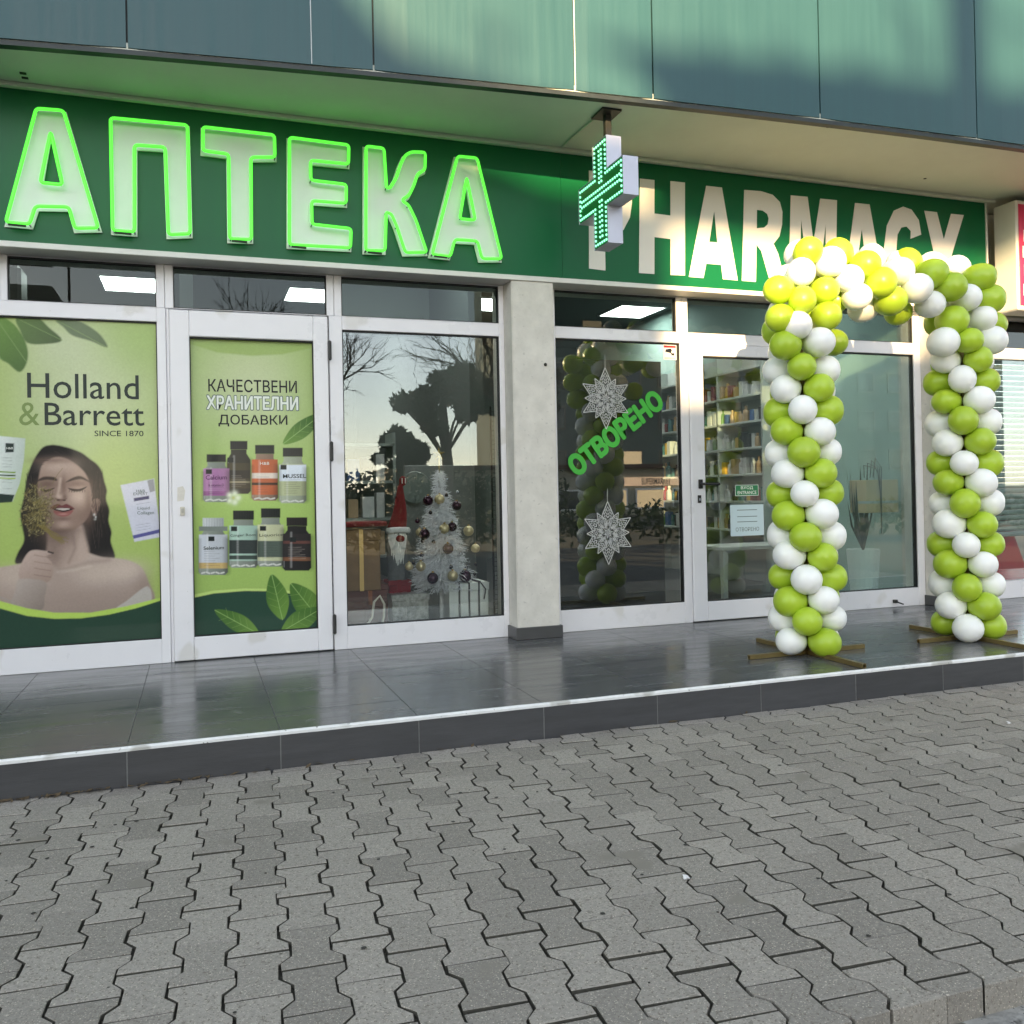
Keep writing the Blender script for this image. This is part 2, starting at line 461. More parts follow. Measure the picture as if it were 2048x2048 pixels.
variants = [paver_mesh(paver_outline()) for k in range(12)]
spots_ = []
for i in range(-22, 66):
    for j in range(-6, 22):
        lx, ly = i * PIT_X, -(j + 0.5) * PLEN - (PLEN / 2 if i % 2 else 0.0)
        xc = A0.x + CT * lx - ST * ly; yc = A0.y + ST * lx + CT * ly
        if yc - 0.115 > YR - .02 or yc + 0.115 < YE + .02 or xc < -2 or xc > 9: continue
        d = Vector((xc, yc, -HR)) - CAM; zz = d.dot(FW); vis = False
        if zz > 0.3:
            qx = 1024 + FPX * d.dot(R2) / zz; qy = 1024 + SHY - FPX * d.dot(U2) / zz
            vis = -90 < qx < 2140 and qy < 2200
        spots_.append((0 if vis else 1, zz, xc, yc))
spots_.sort()
far = MB(); fart = []; farm = []
for k, (nv, zz, xc, yc) in enumerate(spots_):
    cut = yc + 0.115 > YR or yc - 0.115 < YE
    dz = random.gauss(0, 0.0009); tx, ty = random.gauss(0, .0035), random.gauss(0, .005); rz = TH + random.gauss(0, .008)
    if k < 300 and not cut:
        link('paver', random.choice(variants), paving, (xc + random.gauss(0, .0012), yc + random.gauss(0, .0015), -HR + dz), (tx, ty, rz + (pi if random.random() < .5 else 0)))
        continue
    c_, s_ = cos(rz), sin(rz)
    pts = [(c_ * a - s_ * b, s_ * a + c_ * b) for a, b in paver_outline()]
    at_front = yc - 0.115 < YE
    if cut: pts = clip_y(clip_y(pts, YR - yc, True), YE - yc, False)
    q = []
    for p in pts:
        if not q or math.hypot(p[0] - q[-1][0], p[1] - q[-1][1]) > 0.004: q.append(p)
    if len(q) < 4 or max(p[1] for p in q) - min(p[1] for p in q) < .012: continue
    if k < 300:
        link('paver', paver_mesh(q, not at_front), paving, (xc, yc, -HR + dz * .5))
    else:
        v, f, n = paver_geo(q); i0 = len(far.v)
        far.v += [(a + xc, b + yc, c - HR + dz + a * ty + b * tx) for a, b, c in v]; far.f += [tuple(i0 + t for t in g) for g in f]
        fart += [random.uniform(.87, 1.13)] * len(v); farm += [1] * n + [0] * (n + 1)
me = bpy.data.meshes.new('distant_pavers'); me.from_pydata(far.v, [], far.f); me.update(); me.materials.append(PAVER_FAR); me.materials.append(JOINT)
me.polygons.foreach_set('material_index', farm)
o = link('distant_pavers', me, paving); o['kind'] = 'stuff'
at_ = o.data.attributes.new('tone', 'FLOAT_COLOR', 'POINT'); base = np.array(PV)
cc = np.array(fart)[:len(o.data.vertices), None] * base[None, :]; cc[:, 3] = 1; at_.data.foreach_set('color', cc.astype(np.float32).ravel())

# ---- terrace of porcelain tiles
terr = bpy.data.objects.new('terrace', None); COL.objects.link(terr); struct(terr)
box('slab', GROUT, terr, -4, 14, -L + 0.0004, 0.3, -0.39, -0.0035)
rows = [-L + 0.004, -1.58, -0.98, -0.38, 0.06]
for k in range(-6, 20):
    xa = X0 + 0.6 * (k) + 0.0012; xb = X0 + 0.6 * (k + 1) - 0.0012
    if xa < -3 or xb > 11: continue
    for a, b in zip(rows[:-1], rows[1:]):
        o = box('floor_tile', TILE, terr, xa, xb, a + 0.001, b - 0.001, -0.012, random.gauss(0, 0.0002), 0.0008)
    ox = box('riser_tile', RISER, terr, xa + .0012, xb - .0012, -L - 0.002 + random.gauss(0, .0005), -L + 0.012, -HR - 0.05, -0.014, 0.001)
tr = MB()
x = -3.0
prof = [(-L - 0.0045, -0.016), (-L - 0.0055, -0.004), (-L - 0.001, 0.0025), (-L + 0.008, 0.0028), (-L + 0.008, -0.016)]
xs = np.arange(-3, 11, 0.07); ring = []
for xx in xs:
    jj = random.gauss(0, .0006)
    ring.append([(xx, p[0] + jj, p[1] + random.gauss(0, .0003)) for p in prof])
for a, b in zip(ring[:-1], ring[1:]):
    for k in range(4): tr.poly([a[k], b[k], b[k + 1], a[k + 1]])
tr.build('edge_trim', TRIMW, terr)

# ================================================================== BUILDING
bld = thing('pharmacy_building', 'teal clad building with white framed glass shopfront above a dark tiled terrace', 'building')
# pillars
for xa, xb in ((2.473, 2.779), (6.12, 6.52)):
    pb = bmesh.new(); bmesh.ops.create_cube(pb, size=1)
    for v in pb.verts: v.co = ((xa + xb) / 2 + v.co.x * (xb - xa), 0.02 + v.co.y * 0.42, 1.2125 + v.co.z * 2.425)
    bmesh.ops.bevel(pb, geom=[e for e in pb.edges if abs(e.verts[0].co.z - e.verts[1].co.z) > 1], offset=0.006, segments=2, affect='EDGES')
    p = MB().bm(pb).build('pillar', PLASTER, bld)
    sk = MB().box(xa - 0.016, xb + 0.016, -0.206, 0.1, 0.001, 0.082, 0.002).build('skirting', SKIRT, p)
# little anchor bolt on the first pillar
q = W(1091, 729, 1, -0.194)
MB().sphere((q.x, -0.194, q.z), 0.012, 8, 6).build('anchor_bolt', DARKMET, bld)
# shell
box('upper_storey', CLAD_EDGE, bld, -3.6, 10, -0.15, 8.2, 3.42, 5.3)
box('roof', CLAD_EDGE, bld, -3.6, 10, -1.12, 8.2, 5.30, 5.42)
box('interior_side_wall', WALL_IN, bld, -3.6, -3.4, 0.0, 8, 0, 3.4)
box('interior_party_wall', mat('party_wall_teal', S(168, 192, 186), .7), bld, 6.12, 6.32, 0.22, 8, 0, 3.4)
box('interior_back_wall', CEIL_IN, bld, -3.4, 10, 7.0, 7.2, 0, 3.4)
box('interior_ceiling', CEIL_IN, bld, -3.5, 10, 0.08, 7.1, 3.25, 3.34)
box('interior_floor', FLOOR_IN, bld, -3.5, 10, 0.065, 7.1, -0.05, -0.002)
box('lintel', SOFFIT, bld, -3.6, 10, 0.07, 0.2, 2.425, 3.34)
box('side_facade', PLASTER, bld, 9.0, 10, -0.1, 0.2, 0, 3.35)
box('side_facade', PLASTER, bld, -3.6, -2.6, -0.1, 0.2, 0, 3.35)

# soffit following the curved fascia
cxs = np.array([-.459, .144, 1.422, 2.602, 3.104, 4.281, 5.551, 5.968]); cys = np.array([-.70, -.785, -.92, -1.015, -1.065, -1.12, -1.165, -1.173])
pc = np.polyfit(cxs, cys, 2)
cy_at = lambda x: float(np.polyval(pc, min(max(x, -2.5), 6.6)))
sx = list(np.linspace(-3.6, 10, 55))
sof = MB()
fr = [(x, cy_at(x) + 0.012, 3.35) for x in sx] + [(10, 0.1, 3.35), (-3.6, 0.1, 3.35)]
sof.poly(fr[::-1]); sof.poly([(a, b, c + 0.05) for a, b, c in fr])
for k in range(len(sx) - 1):
    a, b = fr[k], fr[k + 1]; sof.poly([a, b, (b[0], b[1], 3.40), (a[0], a[1], 3.40)])
so = sof.build('soffit', SOFFIT, bld)
# cladding panels
joints = [-3.6, -2.4, -1.12, .144, 1.422, 2.602, 3.104, 4.281, 5.551, 6.83, 8.1, 10]
for a, b in zip(joints[:-1], joints[1:]):
    m_ = MB(); n = 6
    xs_ = [a + 0.005 + (b - a - 0.01) * k / n for k in range(n + 1)]
    tilt = random.gauss(0, .003)
    ring = []
    for k, x in enumerate(xs_):
        yy = cy_at(x) + tilt * (k / n - .5)
        e = 0.006 if k in (0, n) else 0.0
        ring.append([(x, yy + 0.02, 3.366), (x, yy + e, 3.366 + e), (x, yy + e, 5.4), (x, yy + 0.02, 5.4)])
    for r0, r1 in zip(ring[:-1], ring[1:]):
        for k in range(3): m_.poly([r0[k], r1[k], r1[k + 1], r0[k + 1]])
    m_.poly(ring[0][::-1]); m_.poly(ring[-1])
    m_.build('cladding_panel', CLAD, bld)
bk = MB(); dr = MB()
for a, b in zip(sx[:-1], sx[1:]):
    ya, yb = cy_at(a) + 0.03, cy_at(b) + 0.03
    bk.poly([(a, ya, 3.36), (b, yb, 3.36), (b, yb, 5.4), (a, ya, 5.4)])
    ya -= 0.022; yb -= 0.022
    for z0, z1, d0, d1 in ((3.336, 3.362, 0, 0), (3.336, 3.336, 0.05, 0)):
        if z0 != z1: dr.poly([(a, ya, z0), (b, yb, z0), (b, yb, z1), (a, ya, z1)])
        else: dr.poly([(a, ya + 0.05, z0), (b, yb + 0.05, z0), (b, yb, z0), (a, ya, z0)])
bk.build('cladding_backing', CLAD_EDGE, bld); dr.build('drip_profile', CLAD_EDGE, bld)
xq = 1.085
MB().tube([(xq, cy_at(xq) - 0.001, 3.37), (xq - .002, cy_at(xq) - 0.001, 3.8), (xq + 0.004, cy_at(xq) - .001, 4.3)], 0.0028, 5).build('sealant_bead', JOINTW, bld)
xq = 2.604
MB().tube([(xq, cy_at(xq) + 0.004, 3.37), (xq, cy_at(xq) + 0.004, 5.3)], 0.0035, 5).build('sealant_bead', JOINTW, bld)
# cove strip where soffit meets the sign
box('cove_strip', SOFFIT, bld, -3.5, 6.75, -0.235, -0.195, 3.322, 3.349, 0.004)
for px, py in ((46, 146), (50, 155)):
    q = W(px, py, 2, 3.349); box('soffit_hole', DARKMET, bld, q.x - .016, q.x + .016, q.y - .008, q.y + .008, 3.343, 3.352)
for px, py in ((1850, 357), (1656, 254)):
    q = W(px, py, 2, 3.349); box('soffit_hole', DARKMET, bld, q.x - .008, q.x + .008, q.y - .008, q.y + .008, 3.346, 3.352)

# ---- frames
def framed(name, xo0, xo1, zo0, zo1, xi0, xi1, zi0, zi1, y0=-0.03, y1=0.045, m=WHITE_AL, bev=0.003, pane=GLASS):
    """one opening: stiles run the full height, rails butt between them"""
    f = MB()
    f.box(xo0, xi0, y0, y1, zo0, zo1, bev).box(xi1, xo1, y0, y1, zo0, zo1, bev)
    f.box(xi0, xi1, y0 + 0.0012, y1, zo0, zi0, bev).box(xi0, xi1, y0 + 0.0012, y1, zi1, zo1, bev)
    # sloped glazing bead
    fo = f.build(name, m, bld)
    g = MB(); t = 0.006; yy = y0 + 0.012
    g.box(xi0, xi0 + t, yy, 0.02, zi0, zi1).box(xi1 - t, xi1, yy, 0.02, zi0, zi1).box(xi0 + t, xi1 - t, yy, 0.02, zi0, zi0 + t).box(xi0 + t, xi1 - t, yy, 0.02, zi1 - t * 1.4, zi1)
    g.build('gasket', GASKET, fo)
    if pane:
        MB().box(xi0 + 0.002, xi1 - 0.002, -0.003, 0.003, zi0 + 0.002, zi1 - 0.002).build('pane', pane, fo)
    return fo


ZG0, ZG1, ZT0, ZT1 = 0.147, 2.072, 2.159, 2.424
w1 = framed('window_frame', -1.30, 0.2905, 0.0, ZT0 - 0.001, -1.22, 0.239, ZG0, ZG1)
framed('window_frame', -2.6, -1.302, 0.0, ZT0 - 0.001, -2.5, -1.38, ZG0, ZG1)
w3 = framed('window_frame', 1.2735, 2.472, 0.0, ZT0 - 0.001, 1.358, 2.435, ZG0, ZG1)
w4 = framed('window_frame', 2.781, 3.918, 0.0, ZT0 - 0.001, 2.854, 3.852, ZG0 + 0.008, 2.079)
w5 = framed('window_frame', 4.872, 6.118, 0.0, ZT0 - 0.001, 4.95, 6.046, ZG0, 2.066, pane=GLASS_F)
# transom lights
for a, b, c, d in ((-2.6, -.6, -2.5, -.64), (-.598, .286, -.56, .239), (.288, 1.308, .336, 1.262), (1.31, 2.472, 1.358, 2.438), (2.781, 3.874, 2.854, 3.83), (3.876, 4.908, 3.925, 4.86), (4.91, 6.118, 4.95, 6.05)):
    framed('transom_frame', a, b, ZT0, ZT1, c, d, ZT0 + 0.004, ZT1 - 0.004, -0.026, 0.045, pane=GLASS_T)
# closing post between window one and the poster door
box('door_post', WHITE_AL, bld, 0.292, 0.3085, -0.022, 0.045, 0.0, ZT0 - 0.002, 0.002)
# poster door
d1 = framed('door_leaf', 0.310, 1.2645, 0.006, 2.150, 0.424, 1.172, ZG0, 1.989, -0.042, 0.04, bev=0.005)
for z in (1.93, 1.28, 0.17):
    h = MB().box(1.2635, 1.284, -0.066, -0.044, z - .065, z + .065, 0.008).build('hinge', BLACK_PL, d1)
q = W(365, 1022, 1, -0.045)
MB().box(q.x - .013, q.x + .013, -0.056, -0.042, q.z - .026, q.z + .026, 0.003).build('bell_switch', mat('ivory_plastic', S(205, 198, 182), 0.4), d1)
MB().box(q.x - .006, q.x + .008, -0.061, -0.055, q.z - .012, q.z + .016, 0.002).build('bell_button', mat('ivory_plastic_dark', S(176, 172, 160), 0.4), d1)
q = W(362, 988, 1, -0.0425)
MB().poly([(q.x - .022, -0.0432, q.z - .045), (q.x + .016, -0.0432, q.z - .04), (q.x + .024, -0.0432, q.z + .02), (q.x + .012, -0.0432, q.z + .048), (q.x - .02, -0.0432, q.z + .04)]).build('glue_mark', mat('old_glue', S(214, 208, 196), 0.7, var=0.06, scale=60), d1)
# entrance door
d3 = framed('door_leaf', 3.9215, 4.869, 0.006, 2.078, 4.04, 4.775, ZG0 + 0.002, 1.99, -0.042, 0.04, bev=0.005)
box('door_head', WHITE_DIRTY, bld, 3.9215, 4.869, -0.028, 0.045, 2.082, ZT0 - 0.002, 0.003)
q = W(1401, 968, 1, -0.045)
hd = MB().box(q.x - .017, q.x + .017, -0.054, -0.042, q.z - .034, q.z + .034, 0.003)
hd.tube([(q.x, -0.05, q.z), (q.x, -0.095, q.z), (q.x + .012, -.1, q.z), (q.x + .13, -0.1, q.z - .003)], 0.010, 8)
hd.build('handle', BLACK_PL, d3, smooth=False)
q = W(1399, 998, 1, -0.045)
lk = MB().box(q.x - .014, q.x + .014, -0.05, -0.042, q.z - .028, q.z + .028, 0.002).build('lock_plate', BLACK_PL, d3)
MB().box(q.x - .004, q.x + .004, -0.0525, -0.05, q.z - .012, q.z + .006).build('keyhole', ALU, lk)
q = W(1790, 1203, 1, -0.04)
MB().box(q.x - .016, q.x + .014, -0.06, -0.03, q.z - .012, q.z + .016, 0.003).tube([(q.x, -0.055, q.z), (q.x + .05, -0.08, q.z - .022)], 0.006, 6).build('door_stop', BLACK_PL, w5)

# ---- neighbour bay
nb = thing('neighbour_shop', 'shop bay with lowered grey roller shutter behind glass beside the last pillar', 'shop')
f = MB(); f.box(6.522, 6.60, -0.03, 0.045, 0, 2.424, .003).box(8.9, 9.0, -.03, .045, 0, 2.424, .003).box(6.60, 8.9, -.029, .045, 0, 0.147, .003).box(6.60, 8.9, -.029, .045, 2.06, 2.159, .003).box(6.6, 8.9, -.029, .045, 2.40, 2.424)
nf = f.build('shop_frame', WHITE_AL, nb)
MB().box(6.6, 8.9, -0.003, 0.003, 0.147, 2.06).build('pane', GLASS_F, nf)
MB().box(6.6, 8.9, -0.003, 0.003, 2.159, 2.40).build('pane', GLASS, nf)
for k in range(44):
    z = 2.42 - k * 0.0475
    if z < 0.52: break
    s_ = MB(); pr = [(0.115, 0.0), (0.1, 0.006), (0.094, 0.024), (0.1, 0.040), (0.115, 0.0445)]
    for p, q in zip(pr[:-1], pr[1:]): s_.poly([(6.6, p[0], z + p[1]), (8.9, p[0], z + p[1]), (8.9, q[0], z + q[1]), (6.6, q[0], z + q[1])])
    s_.build('shutter_slat', SHUT, nb)
box('shutter_box', mat('shutter_box_grey', S(70, 74, 72), 0.6), nb, 6.6, 8.9, 0.05, 0.09, 2.17, 2.41)
rb = MB(); rb.poly([(7.0, 0.20, 0.0), (7.62, 0.22, 0.0), (7.26, 0.21, 0.78), (7.12, 0.20, 0.78)]); rb.poly([(7.62, 0.22, 0), (7.62, 0.30, 0), (7.26, .29, .78), (7.26, .21, .78)]); rb.poly([(7.0, .20, 0), (7.12, .20, .78), (7.12, .28, .78), (7.0, .28, 0)])
tag(rb.build('sandwich_board', mat('board_red', S(176, 22, 32), 0.5)), 'dark red tapering sandwich board behind the glass under the roller shutter', 'board')
lb = thing('lightbox_sign', 'crimson lightbox sign with white print and pale metal shell beside the green board', 'sign')
MB().box(6.75, 9.2, -0.425, -0.20, 2.395, 3.29, 0.012).build('shell', LBOX, lb)
MB().box(6.768, 9.15, -0.432, -0.4255, 2.43, 3.255, 0.002).build('face', REDSIGN, lb)
for k, zz in enumerate((2.56, 2.72, 2.87, 3.0)):
    MB().box(6.80 + .012 * (k % 2), 6.99, -0.4345, -0.4325, zz - .05, zz + .045, 0.0).build('white_print', INK_W, lb)
lettering('lettering', 'ШОП', INK_W, lb, 7.2, 8.9, 2.6, 3.1, -0.4335, bold=0.02) if False else None

# ================================================================== SIGN BOARD
sgn = thing('shop_sign', 'long dark green sign board with outlined neon АПТЕКА and flat white PHARMACY lettering', 'sign')
YS = -0.19
ca = lambda x, y: (x * .3623, y * .3623)
cb = lambda x, y: (600 + x * .3623, y * .3623)
cc_ = lambda x, y: (1348 + x * .3623, y * .3623)
for a, b in ((-3.4, -0.75), (-0.748, 2.849), (2.851, 6.675)):
    box('sign_panel', SIGN, sgn, a, b, YS, -0.03, 2.461, 3.343)
box('bottom_profile', SIGN_ALU, sgn, -3.4, 6.69, YS - 0.012, -0.02, 2.4262, 2.4605, 0.003)
box('end_profile', SIGN_ALU, sgn, 6.676, 6.69, YS - 0.012, -0.03, 2.461, 3.343, 0.002)
YP = YS - 0.012; YT = YS - 0.062


def pt(fn, x, y, yy=YT):
    q = W(*fn(x, y), 1, yy); return (q.x, q.z)


def neon_letter(rings):
    """rings: traced tube centre lines; a white plate lies on the board behind the tubes"""
    out = rings[0]
    c = np.mean(out, 0)
    # plate a little larger than the tube
    def grow(ring, d):
        n = len(ring); res = []
        area = sum(ring[k][0] * ring[(k + 1) % n][1] - ring[(k + 1) % n][0] * ring[k][1] for k in range(n))
        sg = 1 if area > 0 else -1
        for k in range(n):
            p, a, b = np.array(ring[k]), np.array(ring[k - 1]), np.array(ring[(k + 1) % n])
            e1 = p - a; e2 = b - p
            n1 = np.array([e1[1], -e1[0]]) / (np.hypot(*e1) + 1e-9) * sg; n2 = np.array([e2[1], -e2[0]]) / (np.hypot(*e2) + 1e-9) * sg
            m_ = n1 + n2; l2 = m_ @ m_
            m_ = m_ * (2 / l2) if l2 > 0.4 else m_ * 2
            res.append(tuple(p + m_ * d))
        return res
    me = prism(grow(out, 0.013), [grow(r, -0.008) for r in rings[1:]], YP, YS - 0.0005, 'letter')
    me.materials.append(LET_PL)
    lo = link('letter', me, sgn)
    for r in rings:
        pts = [(p.x, YT, p.y) for p in rounded(r, 0.022)]
        MB().tube(pts, 0.0098, 8, closed=True).build('neon_tube', NEON, lo, smooth=True)
    # electrode at the lower left and small stand-offs
    m_ = MB()
    lowest = sorted(out, key=lambda p: p[0] + p[1])[0]
    m_.tube([(lowest[0] + .012, YT - .001, lowest[1] - .010), (lowest[0] + .10, YT - .001, lowest[1] - .0135)], 0.008, 6)
    m_.tube([(lowest[0] + .006, YT - .001, lowest[1] + .004), (lowest[0] + .006, YS, lowest[1] + .004)], 0.005, 5)
    m_.build('electrode', NEON_OFF, lo)
    so_ = MB()
    for p in out[::2]: so_.tube([(p[0], YT, p[1]), (p[0], YP, p[1])], 0.004, 5)
    so_.build('stand_off', NEON_OFF, lo)


A1 = [[pt(ca, *p) for p in r] for r in ([(200, 598), (350, 610), (542, 1258), (413, 1260), (380, 1142), (195, 1138), (162, 1238), (32, 1226)], [(280, 725), (345, 1020), (222, 1008)])]
PP = [[pt(ca, *p) for p in [(610, 650), (1035, 690), (1050, 1290), (930, 1295), (912, 812), (742, 800), (742, 1280), (622, 1272)]]]
TT = [[pt(ca, *p) for p in [(1120, 700), (1515, 745), (1518, 868), (1385, 868), (1388, 1322), (1268, 1318), (1262, 850), (1120, 832)]]]
EE = [[pt(ca, 1598, 758)] + [pt(cb, *p) for p in [(270, 800), (268, 906), (58, 885), (60, 995), (256, 1018), (255, 1122), (64, 1108), (66, 1238), (282, 1262), (279, 1368)]] + [pt(ca, 1598, 1350)]]
KK = [[pt(cb, *p) for p in [(365, 806), (464, 818), (478, 1035), (496, 1038), (530, 985), (556, 905), (580, 858), (614, 838), (692, 840), (690, 938), (650, 958), (628, 1025), (602, 1078), (560, 1105), (600, 1132), (640, 1215), (700, 1392), (582, 1394), (535, 1250), (505, 1182), (476, 1170), (470, 1384), (364, 1382)]]]
A2 = [[pt(cb, *p) for p in r] for r in ([(870, 862), (978, 872), (1114, 1428), (1005, 1428), (980, 1330), (855, 1322), (830, 1415), (730, 1404)], [(920, 978), (968, 1215), (882, 1208)])]
for r in (A1, PP, TT, EE, KK, A2): neon_letter(r)

# flat PHARMACY letters
YF = YS - 0.004
f0 = lambda x, y: (x, y)
def flat_letter(outer, holes=()):
    me = prism(outer, holes, YF, YS - 0.0005, 'letter'); me.materials.append(LET_W); link('letter', me, sgn)
g = lambda fn, l: [pt(fn, *p, yy=YF) for p in l]
flat_letter(g(f0, [(1178, 341), (1225, 346), (1248, 354), (1262, 375), (1264, 405), (1260, 435), (1247, 460), (1226, 468), (1210, 468), (1211, 541), (1178, 537)]), [g(f0, [(1210, 384), (1222, 386), (1230, 396), (1230, 412), (1222, 424), (1210, 424)])])
flat_letter(g(f0, [(1280, 357), (1309, 360), (1309, 427), (1341, 431), (1341, 362), (1370, 365), (1370, 551), (1341, 550), (1341, 478), (1309, 474), (1309, 548), (1278, 546)]))
flat_letter(g(cc_, [(178, 1025), (265, 1035), (352, 1548), (270, 1541), (260, 1462), (178, 1455), (163, 1535), (82, 1528)]), [g(cc_, [(222, 1165), (240, 1338), (195, 1335)])])
flat_letter(g(cc_, [(388, 1048), (480, 1055), (545, 1075), (585, 1115), (599, 1170), (597, 1240), (582, 1305), (550, 1345), (575, 1400), (622, 1585), (535, 1572), (482, 1385), (456, 1352), (452, 1556), (375, 1550)]), [g(cc_, [(458, 1158), (490, 1162), (515, 1180), (523, 1205), (518, 1238), (498, 1256), (457, 1260)])])
flat_letter(g(cc_, [(645, 1078), (738, 1086), (770, 1335), (808, 1096), (900, 1105), (893, 1600), (834, 1595), (838, 1235), (795, 1590), (748, 1585), (702, 1212), (694, 1582), (634, 1578)]))
flat_letter(g(cc_, [(1000, 1120), (1080, 1128), (1168, 1625), (1088, 1618), (1076, 1520), (1008, 1514), (996, 1610), (936, 1604)]), [g(cc_, [(1037, 1265), (1056, 1412), (1016, 1410)])])
flat_letter([tuple(p) for p in g(cc_, [(1365, 1295), (1352, 1215), (1312, 1157), (1265, 1140), (1215, 1162), (1176, 1245), (1160, 1370), (1163, 1500), (1190, 1590), (1245, 1630), (1310, 1622), (1352, 1550), (1367, 1470), (1312, 1448), (1294, 1515), (1265, 1535), (1240, 1510), (1226, 1400), (1234, 1295), (1255, 1256), (1285, 1250), (1308, 1275), (1306, 1318)])])
flat_letter(g(cc_, [(1383, 1163), (1452, 1171), (1490, 1322), (1530, 1180), (1600, 1187), (1522, 1445), (1518, 1640), (1448, 1634), (1443, 1430)]))

# ================================================================== LED CROSS
crs = thing('pharmacy_cross', 'projecting green cross sign with dotted lights hanging from a dark soffit bracket', 'sign')
XC0, XC1 = 2.85, 2.952
cr = lambda x, y: (1130 + x * .20704, 180 + y * .20704)
def yz(x, y): q = W(*cr(x, y), 0, XC0); return q.y, q.z
ya, za = yz(555, 625); yb, _ = yz(130, 1010); yc0, zt_ = yz(395, 430); yc1, _ = yz(262, 540); _, zb_ = yz(408, 1475); _, zl_ = yz(562, 1000)
yn, yf, bn, bf = ya, yb, yc0, yc1
cm = MB()
cross2 = [(bn, zt_), (bf, zt_), (bf, za), (yf, za), (yf, zl_), (bf, zl_), (bf, zb_), (bn, zb_), (bn, zl_), (yn, zl_), (yn, za), (bn, za)]
n = len(cross2)
for k in range(n):
    a, b = cross2[k], cross2[(k + 1) % n]
    cm.poly([(XC0, a[0], a[1]), (XC0, b[0], b[1]), (XC1, b[0], b[1]), (XC1, a[0], a[1])])
for xx in (XC0 + 0.008, XC1 - 0.008):
    for a, b, c, d in ((bn, bf, zb_, zt_), (yn, bn, zl_, za), (bf, yf, zl_, za)):
        cm.poly([(xx, a, c), (xx, b, c), (xx, b, d), (xx, a, d)])
cm.build('body', ALU, crs)
fm = MB(); t = 0.006
for xx, s_ in ((XC0 + 0.004, -1), (XC1 - 0.004, 1)):
    for a, b, c, d in ((bn + t, bf - t, zb_ + t, zt_ - t), (yn + t, bn + t, zl_ + t, za - t), (bf - t, yf - t, zl_ + t, za - t)):
        fm.poly([(xx, a, c), (xx, b, c), (xx, b, d), (xx, a, d)])
fm.build('face', LEDPANEL, crs)
led = MB(); st = 0.030; r_ = 0.0085; xl = XC0 + 0.002; mg = 0.024
def dots(p, q):
    d = math.hypot(q[0] - p[0], q[1] - p[1]); m_ = max(1, round(d / st))
    for k in range(m_ + 1):
        t_ = k / m_
        for xx in (XC0 + 0.003, XC1 - 0.003): led.sphere((xx, p[0] + (q[0] - p[0]) * t_, p[1] + (q[1] - p[1]) * t_), r_, 6, 4)
ins = [(bn + mg, zt_ - mg), (bf - mg, zt_ - mg), (bf - mg, za - mg), (yf - mg, za - mg), (yf - mg, zl_ + mg), (bf - mg, zl_ + mg), (bf - mg, zb_ + mg), (bn + mg, zb_ + mg), (bn + mg, zl_ + mg), (yn + mg, zl_ + mg), (yn + mg, za - mg), (bn + mg, za - mg)]
for k in range(12):
    p, q = ins[k], ins[(k + 1) % 12]
    d = math.hypot(q[0] - p[0], q[1] - p[1])
    dots(p, (q[0] - (q[0] - p[0]) * st / d, q[1] - (q[1] - p[1]) * st / d) if d > 2 * st else p)
ym, zm = (bn + bf) / 2, (za + zl_) / 2
for dy in (-.02, .012): dots((ym + dy, zm + 0.06), (ym + dy, zt_ - 2.6 * mg)); dots((ym + dy, zm - .06), (ym + dy, zb_ + 2.6 * mg))
for dz in (-.018, .018): dots((yn + 2 * mg, zm + dz), (yf - 2 * mg, zm + dz))
lo = led.build('led_dots', LED, crs); lo['kind'] = 'stuff'
MB().box(2.885, 2.925, -0.84, -0.80, zt_, 3.346, 0.003).build('hanger', DARKMET, crs)
MB().box(2.834, 2.967, -0.902, -0.735, 3.336, 3.3495, 0.002).build('mounting_plate', DARKMET, crs)
MB().tube([(2.86, -0.74, 3.343), (2.84, -0.45, 3.3425), (2.84, -0.24, 3.342)], 0.006, 6).build('conduit', SOFFIT, crs)

# ================================================================== BALLOON ARCH
arch = thing('balloon_arch', 'arch of spiralling lime green and white balloons standing on the tiled terrace', 'balloon arch', (4.48, -1.415, 0))
def balloon_mesh(m):
    prof = [(0.0, -1.0), (0.10, -0.985), (0.26, -0.955), (0.45, -0.88), (0.64, -0.74), (0.80, -0.55), (0.92, -0.32), (0.99, -0.05), (1.0, 0.12), (0.97, 0.36), (0.87, 0.60), (0.70, 0.79), (0.48, 0.92), (0.25, 0.985), (0.0, 1.0)]
    me = MB().lathe(prof, n=18).mesh('balloon', m, True); return me
BMG, BMW = balloon_mesh(BAL_G), balloon_mesh(BAL_W)
knot = MB().lathe([(0.0, -1.12), (0.10, -1.10), (0.05, -1.04), (0.10, -0.98), (0.0, -0.97)], n=8)
def balloon(pos, out, col, r=0.088, ln=0.098):
    out = Vector(out).normalized(); k = random.uniform(.92, 1.06)
    q = (out + Vector((random.gauss(0, .06), random.gauss(0, .06), random.gauss(0, .06)))).to_track_quat('Z', 'Y')
    o = bpy.data.objects.new('balloon', BMG if col == 'g' else BMW); COL.objects.link(o); o.parent = arch
    o.matrix_parent_inverse = arch.matrix_world.inverted()
    o.location = Vector(pos) - Vector((4.48, -1.415, 0)); o.rotation_euler = q.to_euler()
    o.matrix_parent_inverse = Matrix()
    o.scale = (r * k * random.uniform(.96, 1.03), r * k * random.uniform(.96, 1.03), ln * k * random.uniform(.96, 1.07))
    return o
